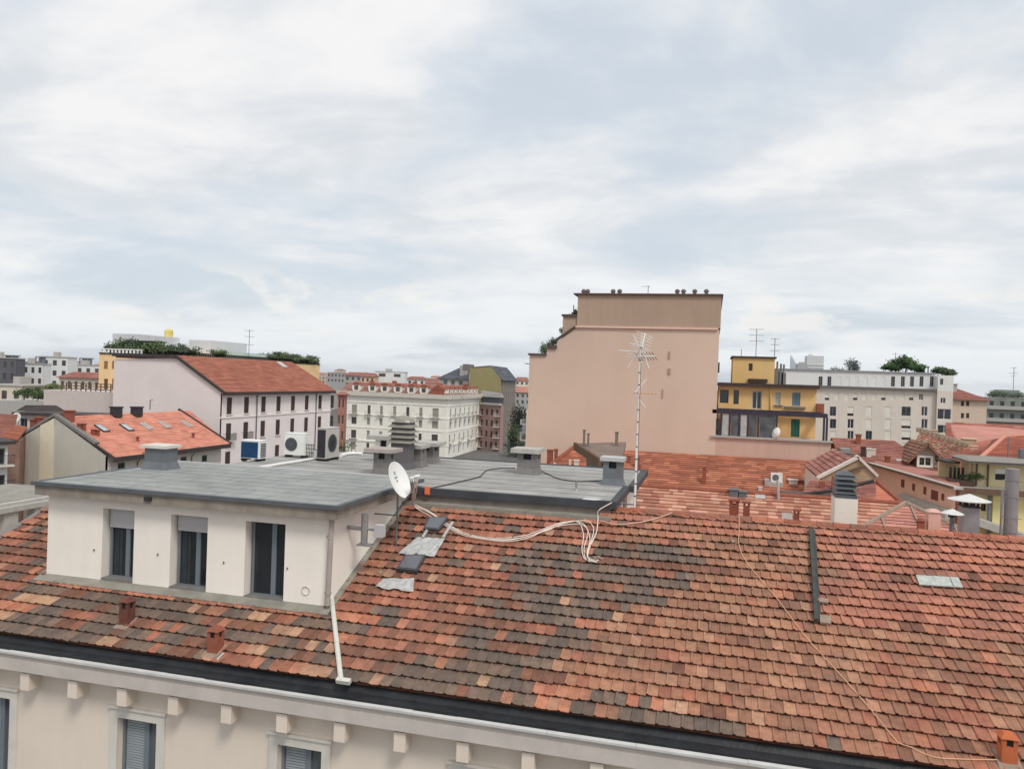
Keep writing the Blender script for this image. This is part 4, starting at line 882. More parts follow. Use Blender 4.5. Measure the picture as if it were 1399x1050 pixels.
zr1 = [f.uz(cx[0], 542.5)[1], f.uz(cx[0], 565.5)[1]]; zr2 = [f.uz(cx[0], 578)[1], f.uz(cx[0], 601)[1]]
us = [f.uz(x, 555)[0] for x in cx]
for zt_, zb_ in (zr1, zr2, [zr2[0]-3.9, zr2[1]-3.9], [zr2[0]-7.8, zr2[1]-7.8]):
    for u in us: hs.append((u-.6, u+.6, zb_, zt_))
m = MB(); f.wall(m, GROUND, f0.z-.3, hs, .2); f.box(m, 0, f.L, zr1[1]-.55, zr1[1]-.3, 0, .1); m.build('facade', mat('pink_white_facade', C(236, 225, 222), var=.05, scale=.4, streak=.08), h)
for k, q in enumerate(hs): f.window(h, q, 'shutter', .14, M_SHUT)
for q in hs: m = MB(); f.box(m, q[0]-.12, q[1]+.12, q[2]-.16, q[2], 0, .15); m.build('sill', M_STONE, h)
for k in (8, 9): f.balcony(h, hs[k][0]-.5, hs[k][1]+.5, hs[k][2], .6)
m = MB(); m.box(lf_.x, f0.x-.01, Yf-.3, Yf, GROUND, f0.z-.3); m.prism([(lf_.x, Yf-.31, f0.z-.3), (f0.x, Yf-.31, f0.z-.3), (rdg.x, Yf-.31, rdg.z-.3), (lf_.x, Yf-.31, rdg.z-.3)], (0, .1, 0)); m.build('rear_wall', M_PINK, h)
m = MB(); dzx = (rdg.z-f0.z)/(f0.x-rdg.x); YR = 122.3
tiled(m, (f0.x+.7, T-.2, f0.z-.7*dzx), (f0.x+.7, Yf+.5, f0.z-.7*dzx), (rdg.x, YR, rdg.z), (rdg.x, T-.2, rdg.z), P_ROOF2, seg=1.6, lip=.05, var=.07)
tiled(m, (f0.x+.7, Yf+.5, f0.z-.7*dzx), (lf_.x, Yf+.5, f0.z-.7*dzx), (rdg.x-.1, YR, rdg.z), (rdg.x, YR, rdg.z), P_ROOF2, seg=1.6)
m.box(lf_.x, rdg.x, T+.3, YR, rdg.z-.6, rdg.z-.25, P_BRICK[0]); m.build('roof', M_FTILE, h)
m = MB(); m.box(f0.x+.5, f0.x+.8, T-.25, Yf+.5, f0.z-.7*dzx-.42, f0.z-.7*dzx-.1); n_ = Vector((dzx, 0, 1)).normalized(); m.obox((rdg.x, T-.35, rdg.z-.3), Vector((f0.x+.7-rdg.x, 0, f0.z-.7*dzx-rdg.z)).normalized(), (0, 1, 0), n_, (Vector((f0.x+.7, 0, f0.z-.7*dzx))-Vector((rdg.x, 0, rdg.z))).length, .3, .36); m.box(lf_.x-.1, rdg.x+.1, T-.35, T+.35, rdg.z-.42, rdg.z+.05); m.build('eaves_board', M_DKROOF, h)
m = MB(); m.box(f0.x, f0.x+.5, T, Yf, f0.z-.62, f0.z-.32); m.build('gutter', M_WHITE, h)
m = MB()
for x in (350, 431): u = f.uz(x, 560)[0]; q = f.pt(u, 0, .12); m.tube([(q.x+.35, q.y, f0.z-.5), (q.x, q.y, f0.z-1.1), (q.x, q.y, GROUND)], .09, 7)
m.build('downpipe', M_GREYM, h)
c = aX(387, 501, f0.x-6); m = MB(); q = onpl(387, 502, Vector((f0.x, T, f0.z)), n_); m.obox(q+n_*.05, (0, 1, 0), Vector((-1, 0, dzx)).normalized(), n_, 1.4, 1.6, .1); m.build('skylight', M_ROLL, h)
# low terrace wing left of it
h = house('low pinkish terrace wing with wooden railing left of the pink house', aY(100, 545, 95), name='terrace_building')
a, b = aY(60, 533, 95), aY(157, 535, 95); m = MB(); m.box(a.x, b.x, 95, 112, GROUND, (a.z+b.z)/2); m.build('wall', mat('pinkish_render', C(206, 192, 186), var=.05, streak=.12), h)
m = MB(); zt_ = (a.z+b.z)/2
for k in range(12):
    x = a.x+(b.x-a.x)*(.24+.76*k/11); m.box(x-.06, x+.06, 95.1, 95.22, zt_, zt_+1.2)
for z in (.25, .7, 1.1): m.box(a.x+(b.x-a.x)*.22, b.x, 95.12, 95.26, zt_+z, zt_+z+.12)
m.build('railing', M_WOOD, h)
a2 = aD(0, 549, 104); m = MB(); q = aY(12, 547, 96); m.box(q.x-5, a.x, 96, 111, GROUND, q.z); m.build('wall', M_CONC, h)
for x, y, w, hh, lab in ((25, 545, 3.4, 2.2, 'rounded green shrub at left end of the terrace wing'), (46, 545, 2.6, 1.9, 'dense dark hedge shrub against the pinkish terrace wall'), (66, 533, 3.0, 1.2, 'yellow green shrub behind the pinkish terrace wall')):
    q = aY(x, y, 97); shrub('shrub', lab, 'shrub', (q.x, 97+w*.3, q.z-.1), hh, w, 500, .16, pal=GREENS if x < 60 else [C(120, 128, 84), C(104, 116, 76)])

# --- yellow house with roof garden
h = house('yellow house with roof garden and white balustrade behind pink house', aD(150, 500, 128), name='apartment_building')
a = aD(136, 483, 128); c_ = aY(198, 481, a.y); b = aX(437, 498, c_.x); f0_ = Fac((a.x, a.y), (c_.x, a.y)); f = Fac((c_.x, a.y), (b.x, b.y)); hs0, hs = [], []
for x0, x1 in ((142, 147), (153, 158), (406, 410), (414, 418), (424, 428)):
    for y0, y1 in ((493, 504), (517, 533)):
        g_ = f0_ if x0 < 200 else f; (u0, z1) = g_.uz(x0, y0); (u1, z0) = g_.uz(x1, y1); (hs0 if x0 < 200 else hs).append((u0, u1, z0, z1))
zt_ = a.z
m = MB(); f0_.wall(m, GROUND, zt_, hs0, .2); f.wall(m, GROUND, zt_, hs, .2); m.box(a.x+.02, c_.x-.4, a.y+.4, b.y, GROUND, zt_-.05); m.build('wall', mat('yellow_render', C(232, 198, 150), var=.06, streak=.1), h)
for g_, q in [(f0_, q) for q in hs0]+[(f, q) for q in hs]: g_.window(h, q, 'shutter' if q[2] > zt_-4 else 'glass', .15, mat('tan_shutter', C(150, 112, 72), var=.1))
m = MB(); f.box(m, 0, f.L, zt_, zt_+.2, -.3, .15); f0_.box(m, 0, f0_.L-.31, zt_, zt_+.2, -.3, .15)
for g_, n_ in ((f, 90), (f0_, 12)):
    for k in range(n_): u = (g_.L-.3)*(k+.5)/n_; g_.box(m, u-.16, u+.16, zt_+.2, zt_+.75, -.1, .05)
    g_.box(m, 0 if g_ is f else .1, g_.L-.2, zt_+.75, zt_+.9, -.15, .1); m.build('balustrade', M_WHITE, h)
m = MB(); q = [f.uz(x, 470)[0] for x in (222, 278)]; z0 = zt_; z1 = f.uz(222, 457)[1]; f.box(m, q[0], q[1], z0, z1, -10, -5); m.build('stair_tower', mat('pale_grey_render', C(206, 208, 210), var=.04), h)
m = MB(); u = f.uz(270, 455)[0]; c = f.pt(u, z1-1, -6); m.lathe(c, [(.75, 0), (.75, 2.1), (.6, 2.4), (0, 2.5)], 14); m.build('water_tank', mat('yellow_tank', C(222, 200, 120), var=.1), h)
m = MB(); q = [f.uz(x, 470)[0] for x in (325, 372)]; z1 = f.uz(340, 470)[1]+.4; f.box(m, q[0], q[1], zt_, z1, -11, -6); m.build('stair_tower', mat('pale_grey_render', (0,)*3), h)
m = MB(); q = [f0_.uz(x, 470)[0] for x in (166, 198)]; z1 = f0_.uz(180, 466)[1]; f_, f = f, f0_
for u in (q[0], (q[0]+q[1])/2, q[1]):
    for o_ in (-1.5, -4.5): f.box(m, u-.08, u+.08, zt_, z1, o_-.08, o_+.08)
f.box(m, q[0]-.3, q[1]+.3, z1, z1+.2, -4.8, -1.2); m.build('pergola', mat('green_wood', C(58, 72, 58), var=.2), h)
m = MB(); q = [f.uz(x, 470)[0] for x in (183, 192)]; f.box(m, q[0], q[1], zt_+.6, z1-.3, -4.2, -4.1); m.build('pergola_panel', M_ROLL, h); f = f_
m = MB(); q = [f.uz(x, 470)[0] for x in (272, 312)]; m.hexa([f.pt(q[0], zt_+.9, -2), f.pt(q[1], zt_+.4, -2), f.pt(q[1], zt_+.4, -5), f.pt(q[0], zt_+.9, -5)], [f.pt(q[0], zt_+2.2, -2), f.pt(q[1], zt_+.6, -2), f.pt(q[1], zt_+.6, -5), f.pt(q[0], zt_+2.2, -5)]); m.build('awning', M_WHITE, h)
m = MB(); q = [f.uz(x, 487)[0] for x in (338, 392)]; m.hexa([f.pt(q[0], zt_+.2, -1), f.pt(q[1], zt_+.2, -1), f.pt(q[1], zt_+.2, -6), f.pt(q[0], zt_+.2, -6)], [f.pt(q[0]+1, zt_+1.6, -2), f.pt(q[1]-3, zt_+1.6, -2), f.pt(q[1]-3, zt_+1.6, -5), f.pt(q[0]+1, zt_+1.6, -5)]); m.build('skylight_roof', mat('green_grey_roof', C(160, 172, 164), var=.1), h)
m = MB(); u = f.uz(344, 470)[0]; c = f.pt(u, zt_+.3, -.6); zz = f.uz(344, 450)[1]; m.tube([c, (c.x, c.y, zz)], .07, 6)
for z in (zz-.2, zz-1.4, zz-3): m.tube([(c.x-1.1, c.y, z), (c.x+1.1, c.y, z-.1)], .04, 5)
m.build('antenna', M_ZINC, h)
for k, (x, y, w, hh) in enumerate(((142, 474, 2.0, 1.4), (153, 466, 2.6, 2.6), (162, 465, 2.2, 2.8), (173, 469, 2.2, 2.0), (187, 468, 2.4, 2.2), (205, 464, 2.8, 3.0), (216, 466, 2.4, 2.6), (227, 474, 2.2, 1.4), (243, 476, 3.2, 1.1), (256, 471, 3.2, 2.2), (267, 471, 2.8, 2.4), (311, 477, 2.6, 1.6), (378, 484, 2.6, 1.5), (388, 485, 3.2, 1.8), (399, 488, 3.2, 1.4), (409, 486, 2.8, 1.8), (417, 487, 2.4, 1.7), (427, 493, 2.8, 1.0), (434, 494, 2.0, 1.6))):
    g_ = f if x > 205 else f0_; u = g_.uz(x, y)[0]; c = g_.pt(u, zt_+.15, -1.4-rnd.random()*1.5); k_ = c.dot(CF)/140; w *= k_; hh *= k_
    labs = ['bushy shrub in the roof garden left of the white stair tower', 'bushy shrub on the roof terrace between the two pale stair towers', 'bushy shrub at right end of yellow house roof terrace']
    shrub('shrub', labs[0 if x < 235 else 1 if x < 320 else 2], 'shrub', c, hh*.9+.3, w*1.6, 420, .2, 'plants along the roof garden of the yellow house', pal=GREENS if k % 3 else GREYG)
# --- white corner building at the street
M_CREAMW = mat('ornate_cream_wall', C(242, 238, 228), var=.05, scale=.3, streak=.18, dirt=C(170, 164, 150))
h = house('ornate cream corner building with red mansard roof and white dormers', aD(613, 600, 228), name='apartment_building')
A, B, D_ = aD(464, 541, 238), aD(613, 544, 228), aD(655, 546, 262)
f1, f2 = Fac((A.x, A.y), (B.x, B.y)), Fac((B.x, B.y), (D_.x, D_.y)); ZC = B.z
holes1, holes2 = [], []
for x, wd in ((484, 8), (504, 4.6), (521, 4.6), (539, 4.6), (557, 4.6), (575, 4.6), (595, 9)):
    u = f1.uz(x, 560)[0]; w = wd/2/1060*233
    for k, (dz, hh) in enumerate(((-3.2, 2.6), (-7.0, 2.0), (-10.9, 2.4), (-14.6, 2.2))): holes1.append((u-w, u+w, ZC+dz-hh, ZC+dz+.1))
n2 = 7
for k in range(n2):
    u = f2.L*(k+.5)/n2
    for dz, hh in ((-3.2, 2.6), (-7.0, 2.0), (-10.9, 2.4), (-14.6, 2.2)): holes2.append((u-.65, u+.65, ZC+dz-hh, ZC+dz+.1))
m = MB()
for f, hs in ((f1, holes1), (f2, holes2)):
    f.wall(m, GROUND, ZC, hs, .3)
    for dz, hh, o_ in ((-2.4, .25, .18), (-6.2, .3, .15), (-10, .25, .12), (-14.1, .35, .2)): f.box(m, 0, f.L, ZC+dz, ZC+dz+hh, 0, o_)
    for u in (.3, f.L*.36, f.L*.66, f.L-1): f.box(m, u, u+.7, GROUND, ZC-2.4, 0, .1)
m.build('wall', M_CREAMW, h)
m = MB(); f1.box(m, -.6, f1.L+.9, ZC-.3, ZC+.9, -.4, 1.0); f2.box(m, 1.1, f2.L+.5, ZC-.3, ZC+.9, -.4, 1.0); m.build('cornice', mat('cream_stone', C(206, 200, 188), var=.08, streak=.3), h)
M_GRSH = mat('grey_shutter', C(150, 148, 138), var=.12)
M_GRD = mat('dim_window', C(80, 76, 72), rough=.25, var=.3, scale=.3)
for f, hs in ((f1, holes1), (f2, holes2)):
    for k, q in enumerate(hs):
        if f is f2 and k % 4 == 3: continue
        if (k*7) % 5 < 2: f.window(h, q, 'shutter', .2, M_GRSH)
        else:
            m = MB(); f.box(m, q[0], q[1], q[2], q[3], -.28, -.2); m.build('window', M_GRD if k % 3 else M_GRSH, h)
        if k % 4 == 0 or (k % 4 == 2 and k % 8 == 2): f.balcony(h, q[0]-.5, q[1]+.5, q[2], 1.0, .9, M_GREYM, .35)
# mansard
IN = 6.0; zt_ = ZC+3.7
P = [f1.pt(0, ZC+.9, -.3), f1.pt(f1.L, ZC+.9, -.3), f2.pt(f2.L, ZC+.9, -.3)]
Q = [f1.pt(0, zt_, -IN), f1.pt(f1.L, zt_, -IN)-f1.U*4, f2.pt(f2.L, zt_, -IN)]
m = MB(); tiled(m, P[0], P[1], Q[1], Q[0], P_MANS, course=.5, seg=2.5); tiled(m, P[1], P[2], Q[2], Q[1], P_MANS, course=.5, seg=2.5)
back = f1.N*-14; m.hexa([Q[0]-Vector((0, 0, .3)), Q[1]-Vector((0, 0, .3)), Q[2]-Vector((0, 0, .3)), Q[0]+back-Vector((0, 0, .3))], [Q[0], Q[1], Q[2], Q[0]+back], P_BRICK[0]); m.build('mansard_roof', M_FTILE, h)
M_DORW = mat('white_dormer', C(224, 220, 212), var=.05, streak=.1)
def roofdormer(f, u, w, z0, hh, par):
    m = MB(); f.box(m, u-w/2, u+w/2, z0, z0+hh, -3.2, -.5); f.box(m, u-w/2-.15, u-w/2+.12, z0+hh*.25, z0+hh+.05, -.5, -.35); f.box(m, u+w/2-.12, u+w/2+.15, z0+hh*.25, z0+hh+.05, -.5, -.35)
    o = m.build('dormer', M_DORW, par)
    m = MB(); m.prism([f.pt(u-w/2-.25, z0+hh, -.35), f.pt(u+w/2+.25, z0+hh, -.35), f.pt(u+w/2*.7, z0+hh+w*.3, -.35), f.pt(u, z0+hh+w*.42, -.35), f.pt(u-w/2*.7, z0+hh+w*.3, -.35)], f.N*-2.8); m.build('dormer_roof', M_TERRA, o)
    m = MB(); f.box(m, u-w*.27, u+w*.27, z0+.5, z0+hh-.2, -.5, -.45); m.build('dormer_window', M_GRD, o)
for x in (485.5, 507.5, 524.5, 542.5, 561, 578): roofdormer(f1, f1.uz(x, 535)[0], 2.3, ZC+.9, 2.0, h)
m = MB(); u = f1.uz(597, 536)[0]; f1.box(m, u-1.9, u+1.9, ZC+.9, ZC+2.4, -3, -.5); m.prism([f1.pt(u-2.2, ZC+2.4, -.4), f1.pt(u+2.2, ZC+2.4, -.4), f1.pt(u, ZC+4, -.4)], f1.N*-3); m.build('dormer', M_TERRA, h)
for k in range(8): roofdormer(f2, f2.L*(k+.5)/8, 1.9, ZC+.9, 1.8, h)
for x in (491, 515, 550, 588, 622): m = MB(); q = f1.pt(f1.uz(x, 530)[0], zt_-.2, -IN-1-rnd.random()*5); m.box(q.x-.6, q.x+.6, q.y, q.y+1, q.z-1, q.z+rnd.uniform(.6, 1.0)); m.build('chimney', M_TERRA, h)

# --- brown corner house, olive house, slate house
h = house('narrow brown house with white balconies right of the cream corner building', aD(668, 590, 262), name='apartment_building')
A, B = aD(655.5, 552, 262), aD(683, 553, 256); f = Fac((A.x, A.y), (B.x, B.y)); zc = A.z; hs = []
for k in range(4):
    u = f.L*(k+.5)/4
    for r_ in range(5): hs.append((u-.5, u+.5, zc-3.4-r_*3.6, zc-1.4-r_*3.6))
m = MB(); f.wall(m, GROUND, zc, hs, .25); f.box(m, 0, f.L, GROUND, zc-.05, -2, -.4)
m.build('wall', mat('mauve_brown_wall', C(160, 130, 124), var=.08, streak=.15), h)
for q in hs: m = MB(); f.box(m, q[0], q[1], q[2], q[3], -.24, -.16); m.build('window', M_SHUT, h)
for r_ in range(5): f.balcony(h, f.L-1.8, f.L+.3, zc-3.5-r_*3.6, 1.2, .9, M_WHITE, .3); f.balcony(h, -.2, 1.6, zc-3.5-r_*3.6, 1.2, .9, M_WHITE, .3)
m = MB(); f.box(m, -.4, f.L+.4, zc, zc+.7, -.5, .8); m.build('cornice', M_CONC, h)
m = MB(); f.box(m, .2, f.L-.2, zc+.7, zc+2.6, -2, -.2); m.mi = 1; m.hexa([f.pt(0, zc+2.6, 0), f.pt(f.L, zc+2.6, 0), f.pt(f.L, zc+2.6, -2.2), f.pt(0, zc+2.6, -5)], [f.pt(-3, zc+4.6, -4), f.pt(f.L-1, zc+4.0, -1.2), f.pt(f.L-1, zc+4.0, -2), f.pt(-3, zc+4.6, -5)]); m.build('attic', [mat('dark_attic', C(74, 76, 82), var=.15), mat('grey_sheet', C(140, 138, 134), var=.1)], h)
h = house('tall olive green blank gable house with dark side wall and slate roof', aD(670, 560, 290), name='apartment_building')
A, B, E_ = aD(641, 525, 288), aD(684, 517, 282), aD(705, 517, 318)
f = Fac((A.x, A.y), (B.x, B.y)); g_ = Fac((B.x, B.y), (E_.x, E_.y))
poly = [f.pt(0, GROUND), f.pt(f.L, GROUND), f.pt(*f.uz(684, 517)), f.pt(*f.uz(670, 499)), f.pt(*f.uz(646, 501)), f.pt(*f.uz(641, 503))]
poly[2] = f.pt(f.L, f.uz(684, 517)[1]); poly[5] = f.pt(0, f.uz(641, 503)[1])
m = MB(); m.prism(poly, f.N*-.4); m.build('gable_wall', mat('olive_render', C(160, 148, 104), var=.06, scale=.2, streak=.15), h)
hs = []
for k in range(7):
    u = g_.L*(k+.5)/7
    for r_ in range(7): hs.append((u-.8, u+.8, poly[2].z-3.6-r_*3.7, poly[2].z-1.4-r_*3.7))
m = MB(); g_.wall(m, GROUND, poly[2].z, hs, .25); g_.box(m, 7, g_.L, GROUND, poly[2].z-.1, -10, -.4); m.build('facade', mat('taupe_wall', C(136, 126, 118), var=.06, streak=.1), h)
for q in hs: m = MB(); g_.box(m, q[0], q[1], q[2], q[3], -.24, -.16); m.build('window', M_FRAME, h)
for k in range(1, 7): m = MB(); g_.box(m, g_.L*k/7-.25, g_.L*k/7+.25, GROUND, poly[2].z, 0, .3); m.build('pilaster', mat('pale_taupe', C(150, 142, 134), var=.06), h)
e = g_.U*g_.L; m = MB(); tiled(m, poly[2]+f.U*.8-Vector((0, 0, .6)), poly[2]+e+f.U*.8-Vector((0, 0, .6)), poly[3]+e, poly[3], P_SLATE, seg=3, course=.6); m.mi = 0; m.build('roof', M_FTILE, h)
m = MB(); a, b = poly[3], poly[4]; m.hexa([a-Vector((0, 0, .5)), a+e-Vector((0, 0, .5)), b+e-Vector((0, 0, .5)), b-Vector((0, 0, .5))], [a, a+e, b+e, b]); m.obox(f.pt(*f.uz(632, 506)), f.U, -f.N, (0, 0, 1), 2.6, 4, 2.4); m.build('roof_terrace', M_CEM, h)
h = house('house with dark slate hipped roof left of the olive gable', aD(620, 515, 300))
A, B = aD(600, 517, 300), aD(640, 518, 296); f = Fac((A.x, A.y), (B.x, B.y)); hs = [(f.L*q-.8, f.L*q+.8, A.z-2.3, A.z-.5) for q in (.22, .48, .74)]
m = MB(); f.wall(m, GROUND, A.z, hs, .2); f.box(m, 0, f.L, GROUND, A.z-.05, -11, -.3); m.build('wall', mat('cream_plaster', C(206, 198, 184), var=.05), h)
for q in hs: m = MB(); f.box(m, q[0], q[1], q[2], q[3], -.19, -.12); m.build('window', M_FRAME, h)
zz = aD(625, 502, 300).z; m = MB(); a0, a1, a2, a3 = f.pt(-.8, A.z, .8), f.pt(f.L+.6, A.z, .8), f.pt(f.L*.86, zz, -5), f.pt(f.L*.52, zz, -5)
tiled(m, a0, a1, a2, a3, P_SLATE, seg=3, course=.5); tiled(m, f.pt(-.8, A.z, -11), a0, a3, a3, P_SLATE, seg=3, course=.5); m.build('roof', M_FTILE, h)
for x, y, zt2 in ((636, 503, 497), (631, 503, 499)): q = aD(x, y, 298); m = MB(); m.box(q.x-.8, q.x+.8, q.y, q.y+1.4, A.z, aD(x, zt2, 298).z); m.build('chimney', M_CONC, h)

# --- distant rooftops
def simple(label, x0, x1, ybase, ytop, dep, wall, roofpal=None, ridge=None, rows=2, cols=4, group=None, depth=12, cat='building'):
    A, B = aD(x0, ybase, dep), aD(x1, ybase, dep); f = Fac((A.x, A.y), (B.x, B.y)); zt_ = aD((x0+x1)/2, ytop, dep).z
    h = house(label, A, group); hs = []
    for r_ in range(rows):
        for c_ in range(cols): u = f.L*(c_+.5)/cols; w = f.L/cols*.22; hs.append((u-w, u+w, zt_-2.6-r_*3.3, zt_-.9-r_*3.3))
    m = MB(); f.wall(m, GROUND, zt_, hs, .2); f.box(m, 0, f.L, GROUND, zt_-.05, -depth, -.3); m.build('wall', wall, h)
    for q in hs: m = MB(); f.box(m, q[0], q[1], q[2], q[3], -.19, -.12); m.build('window', M_GRD, h)
    if roofpal:
        zr = aD((x0+x1)/2, ridge, dep).z; m = MB()
        tiled(m, f.pt(-.5, zt_, .6), f.pt(f.L+.5, zt_, .6), f.pt(f.L*.85, zr, -depth/2), f.pt(f.L*.15, zr, -depth/2), roofpal, course=.6, seg=3)
        tiled(m, f.pt(-.5, zt_, -depth), f.pt(-.5, zt_, .6), f.pt(f.L*.15, zr, -depth/2), f.pt(f.L*.15, zr, -depth/2), roofpal, course=.6, seg=3)
        tiled(m, f.pt(f.L+.5, zt_, .6), f.pt(f.L+.5, zt_, -depth), f.pt(f.L*.85, zr, -depth/2), f.pt(f.L*.85, zr, -depth/2), roofpal, course=.6, seg=3); m.build('roof', M_FTILE, h)
    else:
        m = MB(); f.box(m, -.2, f.L+.2, zt_, zt_+.3, -depth, .2); f.box(m, f.L*.3, f.L*.5, zt_+.3, zt_+1.8, -depth*.7, -depth*.4); m.build('parapet', M_CONC, h)
    return h
M_W2 = mat('pale_far_wall', C(220, 220, 218), var=.05, scale=.2); M_C2 = mat('cream_far_wall', C(214, 204, 188), var=.06, scale=.2); M_O2 = mat('peach_far_wall', C(214, 178, 150), var=.06, scale=.2)
M_G2 = mat('grey_far_wall', C(162, 160, 158), var=.08, scale=.2)
simple('pale blank block rising above the mansard roof', 511, 552, 540, 508, 420, M_W2, rows=1, cols=2)
simple('peach house with red roof left of the pale blank block', 492, 511, 540, 514, 400, M_O2, P_BRICK, 509, 2, 3)
simple('low white house with red roof behind the mansard, right of the pale block', 555, 580, 540, 518, 430, M_W2, P_BRICK, 514, 1, 3)
simple('red tiled house directly left of the slate roof house', 580, 602, 545, 523, 380, M_C2, P_BRICK, 517, 1, 3)
simple('grey block at right end of the pink house roof on the skyline', 446, 470, 540, 509, 520, M_G2, rows=2, cols=5)
simple('small grey house between grey block and peach house', 470, 493, 540, 513, 460, M_G2, P_BRICK, 508, 2, 3)
simple('pinkish house half hidden behind right end of the pink house', 461, 471, 560, 539, 160, mat('dusty_pink_wall', C(168, 122, 112), var=.08), P_BRICK, 535, 4, 2, depth=2)
simple('far red roofed house seen through the street gap, higher one', 703, 722, 545, 520, 560, M_C2, P_BRICK, 515, 2, 3)
simple('far red roofed house seen through the street gap, lower one', 703, 724, 560, 536, 430, M_G2, P_PINK, 528, 2, 3)
# left skyline
simple('white modern terraced house with dark windows on the left skyline', 20, 58, 540, 497, 230, M_W2, None, None, 2, 4, depth=4)
simple('tall white modern block behind the terraced house on the left', 55, 92, 540, 488, 250, M_W2, None, None, 3, 3, depth=5)
simple('white modern block with roof terrace beside the yellow house', 90, 137, 540, 499, 260, M_W2, None, None, 2, 4, depth=5)
simple('dark grey modern building at the left end of the skyline', -30, 21, 540, 489, 220, mat('charcoal_wall', C(96, 96, 102), var=.15, scale=.2), None, None, 3, 5, depth=4)
simple('low cream house with dull red roof between white blocks and yellow house', 80, 136, 540, 516, 190, M_C2, P_BRICK, 508, 1, 6, depth=8)
simple('cream low block at far left behind the green shrub', -20, 30, 560, 527, 150, M_C2, None, None, 1, 3)
for x0, x1, y0, y1, dep, lab in ((108, 122, 489, 500, 262, 'dark roof pavilion on the white block beside the yellow house'), (48, 56, 487, 498, 240, 'dark stair head between the two white modern blocks'), (28, 46, 494, 497, 231, 'dark railing screen on the white terraced house'), (2, 20, 485, 491, 221, 'dark canopy on the dark grey building')):
    a, b = aD(x0, y1, dep+3), aD(x1, y0, dep+3); m = MB(); m.box(a.x, b.x, a.y, a.y+3, b.z-.3, b.z); m.box(a.x, a.x+.25, a.y, a.y+.25, a.z-1, b.z-.3); m.box(b.x-.25, b.x, a.y, a.y+.25, a.z-1, b.z-.3); m.box(a.x+.25, b.x-.25, a.y+1, a.y+2.5, a.z-1, b.z-.3); o = m.build('roof_pavilion', M_FRAME, loc=(a.x, a.y, a.z-1)); tag(o, lab, 'roof pavilion')
# scattered far town, one mass
r2 = random.Random(11); m = MB(); m2 = MB()
for k in range(420):
    dep = r2.uniform(480, 1800); x = r2.uniform(-250, 1650); q = aD(x, 560, dep); w, d = r2.uniform(9, 22), r2.uniform(9, 16); zt_ = r2.choice([-12, -9, -7, -5, -4, -3, -1.5, 0])+r2.uniform(-1, 1)
    if dep > 900 and r2.random() < .25: zt_ += r2.uniform(3, 10)
    c = r2.choice([C(206, 198, 186), C(190, 180, 168), C(214, 208, 200), C(176, 172, 168), C(204, 182, 158)]); m.box(q.x, q.x+w, q.y, q.y+d, GROUND, zt_, vary(c, .08, r2))
    rc = vary(r2.choice(P_BRICK+P_PINK), .15, r2)
    if r2.random() < .7:
        m.mesh([(q.x-.4, q.y-.4, zt_), (q.x+w+.4, q.y-.4, zt_), (q.x+w+.4, q.y+d+.4, zt_), (q.x-.4, q.y+d+.4, zt_), (q.x+w*.25, q.y+d/2, zt_+2.6), (q.x+w*.75, q.y+d/2, zt_+2.6)], [(0, 1, 5, 4), (1, 2, 5), (2, 3, 4, 5), (3, 0, 4)], rc)
    n = int(w/3)
    for r_ in range(2):
        for j in range(n): m.box(q.x+w*(j+.35)/n, q.x+w*(j+.65)/n, q.y-.06, q.y, zt_-2.4-3.2*r_, zt_-.9-3.2*r_, C(92, 88, 86))
o = m.build('far_rooftops', M_FTILE); tag(o, 'mass of far pale houses and red roofs along the horizon', 'distant town', kind='stuff')
m = MB()
for k in range(60):
    dep = r2.uniform(700, 2600); q = aD(r2.uniform(-250, 1650), 540, dep); foliage(m, (q.x, q.y, r2.uniform(-11, -5)), (r2.uniform(8, 20), 8, r2.uniform(4, 7)), 130, 1.5, GREYG)
o = m.build('far_trees', M_LEAF); tag(o, 'dim far tree tops between the houses near the horizon', 'distant trees', kind='stuff')

# --- street trees
def tree(label, x, y, dep, hgt, w, n, leaf, pal=GREENS, zb=None):
    q = aD(x, y, dep); b = Vector((q.x, q.y, GROUND if zb is None else zb)); hh = q.z-b.z; o = thing('tree', label, 'tree', b)
    f = MB(); foliage(f, b+Vector((0, 0, hh-hgt*.5)), (w/2, w/2, hgt/2), n, leaf, pal, 12); f.build('crown', M_LEAF, o)
    t = MB(); t.tube([b, b+Vector((.2, .1, hh*.5)), b+Vector((0, 0, hh-hgt*.3))], .28, 8, .1)
    for k in range(6): a = k*1.05; s_ = b+Vector((.1, .05, hh-hgt*.85+hgt*.08*k)); t.tube([s_, s_+Vector((math.cos(a)*w*.33, math.sin(a)*w*.33, hgt*.3))], .1, 6, .03)
    t.build('trunk', M_BARK, o)
tree('dark street tree left of the big blank wall, upper one', 707, 543, 275, 14, 9, 900, .5, [C(58, 62, 54), C(70, 72, 62), C(48, 52, 46)])
tree('green street tree left of the big blank wall, lower one', 706, 574, 240, 14, 8, 900, .45, [C(46, 60, 40), C(60, 76, 48), C(40, 50, 38)])
tree('small green tree in the street right of the beige air conditioner', 470, 596, 150, 8, 6, 700, .3)
h = house('pale balconied house end at the left edge of the blank wall', aD(715, 590, 150)); a, b = aD(712, 580, 150), aD(720, 600, 150); m = MB(); m.box(a.x+1, b.x+6, a.y, a.y+8, GROUND, a.z+3); m.build('wall', M_C2, h); m = MB(); 
for k in range(3): m.box(a.x-.2, a.x+1, a.y, a.y+6, a.z-3.1*k, a.z-3.1*k+.2); m.box(a.x-.2, a.x-.1, a.y, a.y+6, a.z-3.1*k+.2, a.z-3.1*k+1)
m.build('balcony', M_CONC, h)

